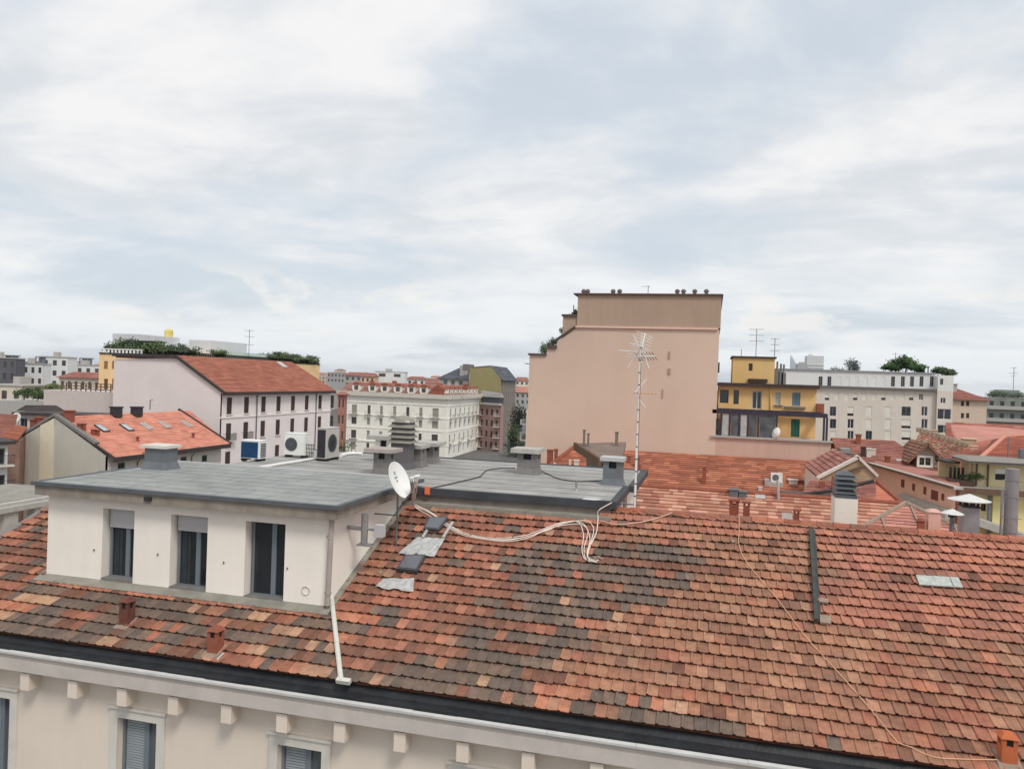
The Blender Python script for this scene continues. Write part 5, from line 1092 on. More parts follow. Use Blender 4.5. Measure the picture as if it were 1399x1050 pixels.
# --- the big blank wall and its terrace
T = 62.0; W = lambda x, y: aY(x, y, T)
h = house('big pinkish beige blank party wall with stepped left side', W(850, 600), name='apartment_building')
M_BIG = mat('pinkish_beige_render', C(208, 183, 165), var=.1, scale=.1, streak=.5, dirt=C(216, 190, 172), bump=.1, sscale=.35)
M_BIGT = mat('brownish_render', C(176, 152, 133), var=.06, scale=.25, streak=.2)
xl, xr = W(723, 500).x, W(981, 500).x
x1, x2, x3 = W(747, 484).x, W(761, 470).x, W(788, 445).x
z0_, z1_, z2_, z3_, z4_, zt_ = W(724, 485).z, W(747, 476).z, W(761, 465).z, W(788, 447).z, W(788, 432).z, W(885, 403.3).z
m = MB(); m.prism([(xl, T, GROUND), (xr, T, GROUND), (xr, T, z3_), (x3, T, z3_), (x2, T, z2_-.1), (x2, T, z1_), (x1, T, z1_), (x1, T, z0_), (xl, T, z0_)], (0, 12, 0)); m.build('wall', M_BIG, h)
m = MB(); m.box(x3+.02, xr+.08, T-.05, T+12, z3_+.12, zt_); xx = W(769, 432).x; m.box(xx, x3+.02, T+.1, T+9, z2_, z4_); m.build('upper_wall', M_BIGT, h)
m = MB(); m.box(x3-.1, xr-.1, T-.16, T, z3_-.02, z3_+.12); m.build('string_course', mat('pale_band', C(222, 192, 172), var=.05), h)
m = MB(); m.box(x3-.3, xr+.2, T-.25, T+12.2, zt_, zt_+.12); m.box(xl-.1, x1, T-.15, T+12, z0_, z0_+.16); m.box(x1, x2, T-.15, T+12, z1_, z1_+.3); m.box(xx-.1, x3, T-.05, T+9.2, z4_, z4_+.16); d = Vector((x3-x2, 0, z3_-z2_)); m.obox((x2-.1, T-.12, z2_-.05), d.normalized(), (0, 1, 0), Vector((-d.z, 0, d.x)).normalized(), d.length+.2, .5, .16); m.build('coping', mat('brown_coping', C(92, 80, 74), var=.15), h)
for x in (796, 801.5, 836.5, 845.5, 925, 933.5, 949, 965):
    a = W(x-2.5, 402); b = W(x+2.5, 394); m = MB(); yy = T+.4; m.box(a.x, b.x, yy, yy+.3, zt_+.12, b.z-.1); m.lathe(((a.x+b.x)/2, yy+.15, b.z-.22), [(.2, 0), (.2, .1), (.13, .18), (.13, .22)], 10); m.build('chimney_pot', mat('grey_pot', C(112, 100, 98), var=.1), h)
m = MB(); q = W(883, 386); m.tube([(q.x, T+2, zt_), (q.x, T+2, q.z)], .03, 6); m.tube([(q.x-.5, T+2, q.z-.05), (q.x+.2, T+2, q.z-.05)], .02, 5)
for k in range(4): m.tube([(q.x-.45+.2*k, T+1.85, q.z-.05), (q.x-.45+.2*k, T+2.15, q.z-.05)], .015, 4)
m.build('antenna', M_ZINC, h)
m = MB()
for x, y0, y1, w in ((914.5, 480, 490, .12), (914.5, 503, 511, .2), (905.5, 531, 543, .08)): a, b = W(x, y0), W(x, y1); m.box(a.x-w/2, a.x+w/2, T-.08, T, b.z, a.z)
m.build('wall_box', mat('dull_brown_metal', C(172, 142, 126), var=.1), h)
m = MB(); m.lathe((xr+.05, T+.5, W(981, 500).z), [(0, 0), (.18, .02), (.18, .06), (0, .06)], 10, (1, 0, 0)); a = W(982.5, 500); m.box(xr, xr+.12, T+.2, T+.6, a.z-.5, a.z+.3); m.box(xl-.5, xl, T+.5, T+.54, W(720, 497).z, W(720, 496).z); m.build('wall_lamp', M_DARK, h)
m = MB(); xe = W(1135.5, 603).x; zl = W(973, 594.4).z; m.box(xr, xe, T, T+4.2, GROUND, zl-.12); m.build('terrace_wall', mat('pinkish_terrace_render', C(204, 172, 156), var=.06, scale=.3, streak=.25), h)
m = MB(); m.box(xr-.35, xe+.1, T-.18, T+.3, zl-.12, zl+.02); m.build('terrace_coping', M_CONC, h)
for k, (x, y, w, hh, zz, lab) in enumerate(((741, 470, 1.1, 1.3, z0_, 'leafy potted plant on lowest step of the blank wall'), (750, 466, 1.0, 1.0, z1_, 'leafy potted plant on second step of the blank wall'), (768, 449, .9, 1.2, z2_+.2, 'hanging dark plant on the sloped step of the blank wall'), (771, 440, .8, 1.2, z2_+.9, 'dark climbing plant beside the upper step of the blank wall'), (781, 428, 1.0, .7, z4_, 'low dark plant on top of the upper step of the blank wall'))):
    q = W(x, y); shrub('potted_plant', lab, 'plant', (q.x, T+1.2, zz), hh, w, 320, .07, pal=GREYG if k else GREENS)
m = MB(); q = W(781, 415); m.tube([(q.x, T+1, z4_), (q.x, T+1, q.z)], .04, 6); m.build('pole', M_GREYM, h)

# --- yellow house with pergola
T2 = 66.4; Y = lambda x, y: aY(x, y, T2)
h = house('yellow house with roof block and dark glazed pergola terrace', Y(1050, 560), name='apartment_building')
M_YEL = mat('ochre_yellow_render', C(230, 190, 132), var=.06, scale=.5, streak=.15, dirt=C(196, 170, 130)); M_YEL2 = mat('faded_yellow_render', C(226, 190, 128), var=.06, scale=.5, streak=.3, dirt=C(196, 178, 150))
f = Fac((xr+.15, T2), (Y(1115, 560).x, T2)); hs = []
def fh(f, x0, x1, y0, y1): (u0, z1), (u1, z0) = f.uz(x0, y0), f.uz(x1, y1); return (u0, u1, z0, z1)
spec = [(984, 995, 532, 550.5, 'd'), (1002.5, 1009, 532.5, 552, 'd'), (1028, 1040, 534, 559, 'door'), (1060, 1066, 536, 553, 'w'), (1082.5, 1093, 536, 554.5, 'b'), (1081, 1092, 572, 597, 'g')]
hs = [fh(f, *q[:4]) for q in spec]; ze_ = Y(1050, 529).z
m = MB(); f.wall(m, GROUND, ze_, hs, .2); m.box(xr+.15, Y(1115, 560).x, T2+.4, T2+10, GROUND, ze_-.05); m.build('wall', M_YEL, h)
mm = {'d': (M_DARK, M_GLASS), 'door': (M_ROLL, M_GLASS), 'w': (M_ROLL, mat('pale_blue_shutter', C(176, 190, 192))), 'b': (mat('blue_grey_shutter', C(112, 136, 148), var=.08), mat('blue_grey_shutter', (0,)*3)), 'g': (mat('green_shutter', C(58, 108, 98), var=.1), mat('green_shutter', (0,)*3))}
for q, s_ in zip(hs, spec): f.window(h, q, 'glass' if s_[4] in 'd,door,w' else 'shutter', .18, mm[s_[4]][0], mm[s_[4]][1], mull=1 if s_[4] in ('door', 'b', 'g') else 0)
m = MB(); q = hs[4]; f.box(m, q[0]-.6, q[1]+.4, q[2]-.2, q[2]-.05, 0, .25); q = hs[3]; f.box(m, q[0]-.1, q[1]+.2, q[2]-.1, q[2], 0, .15); m.build('sill', M_CEM, h)
m = MB(); m.tube([Y(1053, 528)+Vector((0, -.1, 0)), (Y(1053, 590).x, T2-.1, Y(1053, 590).z)], .06, 7); m.build('downpipe', mat('yellow_pipe', C(226, 200, 130), var=.05), h)
m = MB(); m.box(xr+.1, Y(1116, 560).x+.1, T2-.5, T2+10.2, ze_, ze_+.28); m.build('roof_slab', mat('brown_eaves', C(74, 60, 56), var=.15), h)
tx0, tx1 = aY(1001, 500, T2+2).x, aY(1058.5, 500, T2+2).x; zb_ = ze_+.28; zt2 = aY(1030, 489, T2+2).z
f3 = Fac((tx0, T2+2), (tx1, T2+2)); q = fh(f3, 1023, 1028, 496, 506.5)
m = MB(); f3.wall(m, zb_, zt2, [q], .2); f3.box(m, 0, f3.L, zb_, zt2-.05, -5, -.3); m.build('roof_block', M_YEL2, h); f3.window(h, q, 'glass', .15, M_WOOD, M_GLASS, mull=0)
m = MB(); f3.box(m, -.12, f3.L+.12, zt2, zt2+.14, -5.1, .15); m.build('roof_block_cap', M_DKROOF, h)
m = MB(); q = fh(f3, 1022, 1048, 517, 522.5); f3.box(m, q[0], q[1], q[2], q[3], 0, .5); m.build('planter', M_SHUT, h)
m = MB()
for x, y in ((1062, 505), (1067, 508), (1071, 509)): a = aY(x, y, T2+2); m.box(a.x-.18, a.x+.18, T2+2, T2+2.4, zb_, a.z); m.tube([(a.x, T2+2.2, a.z), (a.x, T2+2.2, a.z+.7)], .08, 8)
m.build('chimney', M_CEM, h)
m = MB()
for x, y, dx in ((1013, 477, .0), (1034, 449, .6), (1059, 462, .35)):
    a = aY(x, y, T2+3); m.tube([(a.x, T2+3, zt2), (a.x, T2+3, a.z)], .03, 6)
    for k in range(3 if dx else 0): m.tube([(a.x-dx, T2+3, a.z-.05-.5*k), (a.x+dx, T2+3, a.z-.05-.5*k)], .02, 5)
m.build('antenna', M_ZINC, h)
# pergola
pz = W(1050, 566.5).z; pz2 = W(1050, 562).z; zf_ = zl
px1 = W(1131, 570).x
m = MB(); m.box(xr-.3, px1, T+.0, T+.22, pz-.05, pz2); m.box(px1-.22, px1, T+.22, T2-.3, pz-.05, pz2); m.box(xr-.3, px1, T2-.5, T2-.3, pz-.05, pz2)
for k in range(12): x = xr+.4+(px1-xr-.8)*k/11; m.box(x, x+.08, T+.22, T2-.5, pz+.02, pz2-.04)
for x in (974, 985, 997, 1010, 1022, 1036, 1061, 1126, 1130): q = W(x, 580); m.box(q.x-.07, q.x+.07, T+.03, T+.17, zf_+.02, pz-.05)
m.build('pergola', mat('dark_purple_metal', C(62, 56, 70), var=.1), h)
for xa, xb in ((986, 997), (998, 1010), (1011, 1021.5), (1023, 1035), (1037, 1060)): m = MB(); a, b = W(xa, 580), W(xb, 580); m.box(a.x+.05, b.x-.05, T+.08, T+.10, zf_+.05, pz-.06); m.build('terrace_glazing', mat('pale_curtain_glass', C(176, 178, 176), rough=.2, spec=.6, var=.25, scale=1.5) if xa in (986, 1011) else mat('clear_glazing', C(84, 92, 96), rough=.08, spec=.8, var=.5, scale=1.4), h)
m = MB()
for k, x in enumerate((980, 1004, 1014, 1028, 1044, 1052)): q = aY(x, 585, T+2.4); m.box(q.x-.25, q.x+.25, T+2.2, T+2.6, zf_-.1, zf_+[1.2, 1.6, .8, 1.1, .9, 1.3][k])
m.build('terrace_furniture', mat('dull_furnishings', C(84, 84, 86), var=.5, scale=1.5), h)
m = MB(); q = W(1059.5, 591); m.lathe((q.x, T-.05, q.z), [(.0, .12), (.3, .05), (.44, -.03), (.44, .0), (.3, .08), (0, .15)], 18, (-.75, -.6, .25)); m.tube([(q.x+.1, T, q.z), (q.x+.15, T+.12, q.z-.5)], .03, 6); m.build('dish', M_WHITE, h, smooth=True)
m = MB(); q = aY(1116, 560, T2-.1); m.box(q.x-.05, q.x+.5, T2-.4, T2, aY(1116, 566, T2).z, aY(1116, 551, T2).z); m.build('chimney', M_TERRA, h)
# --- long cream apartment block on the right
h = house('long cream apartment block with white attic storey and roof plants', aD(1200, 560, 190), name='apartment_building')
T = 168.0; Wb = lambda x, y: aY(x, y, T)
A, B = Wb(1060, 529), Wb(1279, 533); f = Fac((A.x, T), (B.x, T)); zc = Wb(1190, 531).z; zt_ = Wb(1190, 508).z
M_CB = mat('cream_grey_render', C(219, 207, 194), var=.05, scale=.2, streak=.18, dirt=C(180, 168, 156)); M_ATT = mat('white_attic_render', C(226, 224, 220), var=.04, scale=.2, streak=.12)
hs, st = [], []
for x in (1130, 1143, 1156, 1168.5, 1181, 1194, 1207, 1219.5, 1232.5, 1245, 1258.5): 
    hs.append(fh(f, x-2.8, x+2.8, 537.5, 546.5)); st.append('r' if x not in (1258.5,) else 'd')
xs2 = [1138, 1162, 1187, 1213, 1238, 1263]
for r_, y in enumerate((561.5, 578.5, 594.5, 611)):
    for k, x in enumerate(xs2):
        hs.append(fh(f, x-(4 if k != 4 else 6), x+(4 if k != 4 else 6), y-6.5, y+6.5)); st.append('d' if (k*3+r_*2) % 5 in (0, 2) else 'r')
m = MB(); f.wall(m, GROUND, zc, hs, .25); f.box(m, 0, f.L, GROUND, zc-.05, -14, -.4); m.build('wall', M_CB, h)
M_BL = mat('cream_roller_blind', C(222, 216, 204), var=.06)
for k, (q, s_) in enumerate(zip(hs, st)):
    if s_ == 'r':
        m = MB(); f.box(m, q[0], q[1], q[2]+(.5 if k % 3 == 0 else 0), q[3], -.16, -.08); o = m.build('roller_blind', M_BL, h)
        if k % 3 == 0: m = MB(); f.box(m, q[0], q[1], q[2], q[2]+.49, -.24, -.17); m.build('pane', M_GLASS, o)
    else: f.window(h, q, 'glass', .22, M_FRAME if k % 2 else M_WHITE, M_GLASS, 1)
    if q[1]-q[0] > 1.8: f.balcony(h, q[0]-.2, q[1]+.2, q[2]-.1, .7, .9, M_SHUT, .2)
f4 = Fac((A.x, T+1.2), (B.x, T+1.2)); hs = [fh(f4, x-2.4, x+2.4, 514, 528) for x in (1121, 1133, 1146.5, 1158, 1170, 1182.5, 1194.5, 1207, 1220, 1233.5, 1246, 1259, 1273)]
m = MB(); f4.wall(m, zc+.35, zt_, hs, .25); f4.box(m, 0, f4.L, zc+.35, zt_-.05, -13, -.4); m.build('attic_wall', M_ATT, h)
for k, q in enumerate(hs):
    if k in (0, 1, 8, 9, 10, 11, 12): f4.window(h, q, 'glass', .22, M_CEM, M_GLASS, 1)
    else: m = MB(); f4.box(m, q[0], q[1], q[2], q[3], -.16, -.06); m.build('roller_blind', M_ATT, h)
m = MB(); f.box(m, -.3, f.L+.2, zc, zc+.35, -2, .7); m.build('cornice', mat('dark_cornice', C(110, 108, 108), var=.1), h)
m = MB(); f4.box(m, -.2, f4.L+.1, zt_, zt_+.22, -13, .3); m.build('attic_coping', mat('grey_coping', C(150, 150, 150), var=.08), h)
# corner bay
A2, B2 = Wb(1279.2, 533), Wb(1300.6, 534); f5 = Fac((A2.x, T-.8), (B2.x, T-.8)); hs = [fh(f5, 1285, 1292, 543, 551), fh(f5, 1281, 1299, 558, 573), fh(f5, 1281, 1299, 580, 592)]
m = MB(); f5.wall(m, GROUND, zc, hs, .25); f5.box(m, 0, f5.L, GROUND, zc-.05, -13, -.4); m.build('wall', M_CB, h)
for q in hs: f5.window(h, q, 'glass', .22, M_WHITE, M_GLASS, 3 if q[1]-q[0] > 2 else 1)
z5 = Wb(1290, 513).z; q = fh(f5, 1284.5, 1288.5, 517, 525.5); m = MB(); f5.wall(m, zc+.01, z5, [q], .2); f5.box(m, 0, f5.L, zc+.01, z5-.05, -8, -.35); m.build('attic_wall', M_ATT, h); f5.window(h, q, 'glass', .15, M_CEM, M_GLASS, 0)
# pavilions on its roof
m = MB(); q = fh(f4, 1263, 1277, 500.5, 508); 
for u in (q[0], q[1]): f4.box(m, u-.1, u+.1, zt_+.2, q[3], -5, -4.8); f4.box(m, u-.1, u+.1, zt_+.2, q[3], -8, -7.8)
f4.box(m, q[0]-.2, q[1]+.2, q[3], q[3]+.2, -8.2, -4.6); f4.box(m, q[0]+.2, q[1]-.2, zt_+.2, q[3]-.1, -7, -6.9); m.build('roof_pergola', M_GREYM, h)
m = MB(); q = f4.pt(f4.uz(1229.5, 490)[0], zt_, -4); m.tube([q, (q.x, q.y, Wb(1229.5, 480).z)], .05, 6); m.tube([(q.x-.6, q.y, Wb(1229.5, 482).z), (q.x+.6, q.y, Wb(1229.5, 482).z)], .03, 5); m.build('antenna', M_ZINC, h)
for x, ytop, wpx, lab in ((1218, 497, 20, 'broad green shrub left of the roof tree on cream block'), (1238, 485.5, 26, 'tallest green tree in the roof garden of the cream block'), (1228, 490, 22, 'bright green tree in the middle of the roof garden on cream block'), (1252, 497, 18, 'dark green shrub right of the tall roof tree on cream block'), (1285, 502, 18, 'spreading green shrub above the corner bay of cream block'), (1297, 505, 16, 'dark overhanging shrub at the right corner of cream block'), (1259, 503, 10, 'small shrub beside the grey roof pergola on cream block')):
    a = aY(x, ytop, T+4); zz = zt_+.2 if x < 1279 else z5; shrub('shrub', lab, 'shrub', (a.x, T+4 if x < 1279 else T+3, zz), max(1.2, a.z-zz)*1.1, wpx*.178, 700, .26, 'roof garden plants on the cream block', [C(62, 88, 50), C(76, 104, 58), C(50, 72, 44), C(88, 112, 70)] if x < 1260 else GREENS, .15)
# far towers and blurred crowns above the cream block
h = house('far haze-pale glass tower with pointed slanted top', aD(1085, 500, 1035), name='tower'); a, b = aD(1079, 506, 1035), aD(1090, 506, 1035); q1, q2 = aD(1079.5, 485, 1035), aD(1090, 503, 1035)
m = MB(); m.prism([(a.x, a.y, GROUND), (b.x, b.y, GROUND), (b.x, b.y, q2.z), (a.x, a.y, q1.z)], (3, 10, 0))
for k in range(14): z = GROUND+3+k*4.0; m.box(a.x-.3, b.x-5, a.y-.5, a.y-.1, z, z+1.4) if z < q2.z-4 else None
m.build('shaft', mat('haze_pale_tower_glass', C(176, 186, 196), rough=.3, var=.12, scale=.05), h)  # fading by distance haze is put into this pale base colour
h = house('far haze-pale slab tower with antenna beside the pointed tower', aD(1112, 500, 945), name='tower'); a, b = aD(1102, 506, 945), aD(1125, 486.5, 945); m = MB(); m.box(a.x, b.x, a.y, a.y+25, GROUND, b.z); m.box(a.x+2, a.x+7, a.y+3, a.y+8, b.z, b.z+2)
for k in range(16): z = GROUND+3+k*3.4; m.box(a.x-.2, b.x+.2, a.y-.8, a.y-.01, z, z+.8) if z < b.z-3 else None
m.tube([(a.x+4, a.y+5, b.z+2), (a.x+4, a.y+5, b.z+7)], .25, 6); m.build('shaft', mat('haze_pale_tower_wall', C(206, 206, 206), var=.08, scale=.05), h)  # pale wall colour also carries the haze of distance
h = house('far low grey tower between the two haze-pale towers', aD(1096, 500, 900), name='tower'); a, b = aD(1089, 506, 900), aD(1103, 497, 900); m = MB(); m.box(a.x, b.x, a.y, a.y+20, GROUND, b.z); m.box(a.x+2, b.x-3, a.y+2, a.y+7, b.z, b.z+2); m.build('shaft', mat('grey_tower_wall', C(170, 170, 170), var=.1, scale=.05), h)
for x, ytop, wpx, lab in ((1146, 496.5, 24, 'dull grey green tree behind the cream block, lower one'), (1166, 490, 26, 'dull grey green tree behind the cream block, higher one')):
    a = aD(x, ytop, 420); tree(lab, x, ytop, 420, 10, wpx*.4*.95, 900, .6, [C(96, 104, 100), C(110, 116, 112), C(84, 92, 88)])
# --- beige house with hipped roof, greenish far block
h = house('beige house with red hipped roof right of cream block', aD(1325, 560, 172))
A, B = aD(1301, 547, 176), aD(1348.5, 549, 174); f = Fac((A.x, A.y), (B.x, B.y)); hs = [fh(f, x-2, x+2, y-3.6, y+3.6) for x in (1315, 1322) for y in (551, 567.5)]
ze_ = (A.z+B.z)/2+.3; m = MB(); f.wall(m, GROUND, ze_, hs, .2); f.box(m, 0, f.L, GROUND, ze_-.05, -12, -.3); m.build('wall', mat('peach_beige_render', C(212, 190, 170), var=.05, streak=.1), h)
for q in hs: f.window(h, q, 'shutter', .12, M_SHUT)
zr = aD(1310, 531, 176).z; m = MB(); a0, a1, a2, a3 = f.pt(-.8, ze_, .8), f.pt(f.L+.8, ze_, .8), f.pt(f.L*.35, zr, -6), f.pt(f.L*.05, zr, -6)
tiled(m, a0, a1, a2, a3, P_BRICK, seg=2); tiled(m, a1, f.pt(f.L+.8, ze_, -12.8), a2, a2, P_BRICK, seg=2); m.build('roof', M_FTILE, h)
m = MB(); q = f.pt(f.L*.1, zr-1.2, -4.2); m.box(q.x, q.x+1.2, q.y, q.y+1.2, q.z, q.z+2.2); m.box(q.x-.2, q.x+1.4, q.y-.2, q.y+1.4, q.z+2.2, q.z+2.4); m.build('chimney', M_CONC, h)
h = house('greenish grey balconied block at right edge of the skyline', aD(1380, 560, 215), name='apartment_building')
A, B = aD(1348, 545, 217), aD(1450, 548, 211); f = Fac((A.x, A.y), (B.x, B.y)); zt_ = A.z+.6; hs = [(f.L*(k+.3)/7, f.L*(k+.7)/7, zt_-3-r_*3.4, zt_-1-r_*3.4) for k in range(7) for r_ in range(4)]
m = MB(); f.wall(m, GROUND, zt_, hs, .3); f.box(m, 0, f.L, GROUND, zt_-.05, -12, -.4); f.box(m, f.L*.2, f.L*.5, zt_, zt_+2.2, -9, -4); m.build('wall', mat('grey_green_wall', C(138, 142, 134), var=.1, scale=.3, streak=.2), h)
for q in hs: m = MB(); f.box(m, q[0], q[1], q[2], q[3], -.28, -.2); m.build('window', M_GLASS, h)
for r_ in range(4): m = MB(); f.box(m, 0, f.L, zt_-3.3-3.4*r_, zt_-3.1-3.4*r_, 0, 1.2); f.box(m, 0, f.L, zt_-3.1-3.4*r_, zt_-2.3-3.4*r_, 1.1, 1.2); m.build('balcony', M_CONC, h)
m = MB(); q = f.pt(f.uz(1391, 530)[0], zt_, -5); a = aD(1390, 501, 216); m.tube([q, (q.x, q.y, a.z)], .09, 6)
for z, w in ((a.z-.3, 1.0), (a.z-1.8, 1.4), (a.z-2.6, .8)): m.tube([(q.x-w, q.y, z), (q.x+w*.7, q.y, z+.2)], .05, 5)
m.build('antenna', M_ZINC, h)
for x, y, w, lab in ((1358, 546, 4, 'dark roof plant left on the greenish block'), (1373, 545, 6, 'wide dark roof plant in the middle of the greenish block'), (1392, 546, 5, 'dark roof plant at right on the greenish block')):
    q = f.pt(f.uz(x, y)[0], zt_, -1.5); shrub('shrub', lab, 'shrub', q, 1.8, w, 350, .22, pal=GREYG)

# --- orange roof against the blank wall, pale roof before it
T = 62.0; XL = aY(742, 637, 57).x
h = house('orange tiled roof leaning against the big blank wall', aY(950, 640, 57))
a, b = aY(800, 613, T-.05), aY(1137, 629, T-.05); zr = (a.z+b.z)/2; xr2 = aY(1128, 640, 58).x; sl_ = math.tan(R(22)); Yb = 51.0; zb_ = zr-(T-Yb)*sl_
hx = a.x-(T-Yb)*.45
m = MB(); tiled(m, (hx-.6, Yb, zb_), (xr2+.6, Yb, zb_), (xr2+.6, T-.05, zr), (a.x-.9, T-.05, zr), P_RUST, seg=.7, lip=.055, var=.1)
tiled(m, (hx-.6, T, zb_), (hx-.6, Yb, zb_), (a.x-.9, T-.05, zr), (a.x-.9, T-.05, zr), P_RUST, seg=.7); m.build('roof', M_FTILE, h)
m = MB(); m.box(hx-.2, xr2, Yb+.5, T-.2, GROUND, zb_-.15); m.build('wall', M_RENDER, h)
m = MB(); m.tube([(a.x-.9, T-.1, zr+.05), (hx-.6, Yb, zb_+.05)], .16, 8); m.build('hip_tiles', M_TERRA, h)
PO, NO = Vector((0, T-.05, zr)), Vector((0, -sl_, 1)).normalized()
oz = lambda x, y, up=0: onpl(x, y, PO+NO*up, NO)
def stub(par, x0, x1, yt, yb, mm, cap=None, rf_=oz, name='chimney'):
    p = rf_((x0+x1)/2, yb); dep = p.dot(CF); w = (x1-x0)/FPX*dep; hh = (yb-yt)/FPX*dep; m = MB(); m.box(p.x-w/2, p.x+w/2, p.y, p.y+w, p.z-.4, p.z+hh*.86); m.box(p.x-w*.62, p.x+w*.62, p.y-w*.12, p.y+w*1.12, p.z+hh*.86, p.z+hh); o = m.build(name, mm, par); return o
for x0, x1, yt, yb, mm in ((747, 754, 614, 631, M_TERRA), (757, 761, 613, 630, M_TERRA), (777, 780, 628, 638, M_STONE), (784, 790, 628, 640, M_STONE), (756, 759, 632, 638, M_STONE), (959, 964, 637, 662, M_TERRA), (868, 873, 624, 640, M_TERRA), (857, 861, 622, 633, M_TERRA), (872, 875, 634, 645, M_TERRA)): stub(h, x0, x1, yt, yb, mm)
m = MB(); p = oz(962, 640); m.box(p.x-.09, p.x+.09, p.y-.1, p.y, p.z, p.z+.18); m.build('white_cap', M_WHITE, h)
# skylights with green frames
MG = mat('green_skylight_frame', C(92, 124, 108), var=.1); MGG = mat('green_tinted_glass', C(126, 150, 138), rough=.12, var=.2, spec=.7)
for x0, x1, y0, y1 in ((1103, 1125, 634, 647), (1111, 1128, 651.5, 657)):
    c = oz((x0+x1)/2, (y0+y1)/2, .05); dep = c.dot(CF); w = (x1-x0)/FPX*dep; hh = (y1-y0)/FPX*dep/.55; v = Vector((0, NO.z, -NO.y)).normalized(); m = MB(); m.obox(c-Vector((w/2, 0, 0))-v*hh/2, (1, 0, 0), v, NO, w, hh, .14); o = m.build('skylight', MG, h); m = MB(); m.obox(c-Vector((w*.4, 0, 0))-v*hh*.4+NO*.14, (1, 0, 0), v, NO, w*.8, hh*.8, .02); m.build('pane', MGG, o)
for x0, x1, yt, yb, mm in ((1078, 1089, 655, 662, M_STONE), (1098, 1102, 649, 660, M_STONE), (1138, 1143, 649, 660, M_STONE), (1087, 1097, 656, 661, M_TERRA), (1036, 1041, 665, 670, M_STONE)): stub(h, x0, x1, yt, yb, mm)
p = oz(1050, 664, .0); dep = p.dot(CF); k = dep/FPX
m = MB(); m.box(p.x-5*k, p.x+19*k, p.y, p.y+.9, p.z-.2, p.z+6*k); m.box(p.x-5*k, p.x+1*k, p.y, p.y+.9, p.z+6*k, p.z+9*k); m.build('concrete_platform', M_CONC, h)
o = thing('air_conditioner', 'distant white air conditioner on a concrete plinth on the orange roof', 'air conditioner', (p.x+10*k, p.y+.3, p.z+6*k))
m = MB(); m.box(p.x+3*k, p.x+18*k, p.y+.2, p.y+.6, p.z+6*k, p.z+18*k); m.build('body', M_WHITE, o)
m = MB(); m.lathe((p.x+9*k, p.y+.195, p.z+12*k), [(0, .012), (4.4*k, .004)], 16, (0, -1, 0)); m.build('fan_opening', M_GREYM, o)

# brown canopied lantern
h = house('brown wooden roof lantern with three small chimneys before the blank wall', aY(820, 625, 50), name='roof_lantern', cat='roof lantern')
p0, p1, p2, p3 = aY(820, 626.5, 47), aY(850, 626.5, 47), aY(855, 603.5, 51), aY(786, 605, 51)
m = MB(); plain_roof(m, p0, p1, p2, p3, .25); m.build('roof', mat('brown_sheet_roof', C(128, 112, 102), var=.15, scale=1, streak=.3), h)
m = MB(); m.obox(p0+Vector((-.12, 0, -.45)), (p3-p0).normalized(), Vector((1, 0, 0)), (0, 0, 1), (p3-p0).length, .22, .5); m.build('bargeboard', M_WOOD, h)
zb_ = min(p0.z, p3.z)-.45; m = MB(); m.hexa([(p0.x+.3, p0.y+.3, GROUND), (p1.x-.1, p1.y+.3, GROUND), (p2.x-.2, p2.y-.1, GROUND), (p3.x+.8, p3.y-.1, GROUND)], [(p0.x+.3, p0.y+.3, zb_), (p1.x-.1, p1.y+.3, zb_), (p2.x-.2, p2.y-.1, zb_+.3), (p3.x+.8, p3.y-.1, zb_+.3)]); m.build('wall', M_BROWN, h)
for x0, x1, yt, yb in ((796, 799.5, 588, 607), (802, 805, 593, 609), (840, 844.5, 591, 607)):
    p = aY(x0, yb, 50); q = aY(x1, yt, 50); m = MB(); m.box(p.x, q.x, 50, 50+q.x-p.x, p.z-.5, q.z); m.box(p.x-.04, q.x+.04, 49.96, 50.04+q.x-p.x, q.z, q.z+.06); m.build('chimney', M_BROWN, h)

T = 43.0
h = house('pale weathered tiled roof between near ridge and orange roof', aY(980, 690, 40))
a, b = aY(870, 664.5, T), aY(1150, 682, T); zr = (a.z+b.z)/2; xl, xr = aY(800, 660, T).x, aY(1236, 688, T).x; Yb = 37.0; zb_ = zr-(T-Yb)*sl_
m = MB(); tiled(m, (xl, Yb, zb_), (xr, Yb, zb_), (xr, T, zr), (xl, T, zr), P_PALE, seg=.45, lip=.06, var=.13); tiled(m, (xr, T+7, zr-7*sl_), (xl, T+7, zr-7*sl_), (xl, T+.02, zr), (xr, T+.02, zr), P_BRICK, seg=1); m.build('roof', M_FTILE, h)
m = MB(); m.box(xl+.4, xr-.2, Yb+.5, T+6.6, GROUND, zb_-.15); m.build('wall', M_RENDER, h)
m = MB(); m.tube([(xl, T, zr+.03), (xr, T, zr+.03)], .13, 8); m.build('ridge_tiles', M_TERRA, h)
PH1, NH1 = Vector((0, T, zr)), Vector((0, -sl_, 1)).normalized(); hz = lambda x, y, up=0: onpl(x, y, PH1+NH1*up, NH1)
for x0, x1, yt, yb in ((997, 1008, 668, 680), (1010, 1020, 671, 680)): stub(h, x0, x1, yt, yb, M_GREYM, rf_=hz, name='roof_vent')
for x0, x1, y0, y1 in ((1032, 1045, 676, 681),): c = hz(x0, y1, .05); m = MB(); m.obox(c, (1, 0, 0), Vector((0, NH1.z, -NH1.y)), NH1, .5, .4, .05); m.build('roof_patch', M_CONC, h)
m = MB(); p = hz(1064, 682); m.tube([p-Vector((0, 0, .2)), p+Vector((-.05, 0, .6)), p+Vector((-.1, 0, 1.0))], .07, 7); m.build('vent_pipe', M_CONC, h)
# dark ledge roof edge behind white chimney
m = MB(); a, b, c = aY(1066, 668, 45), aY(1142, 676, 45), aY(1142, 683, 45); m.box(a.x, b.x, 44.6, 45.6, c.z, b.z); m.build('roof_edge', mat('dark_roof_felt', C(92, 80, 74), var=.2), h)

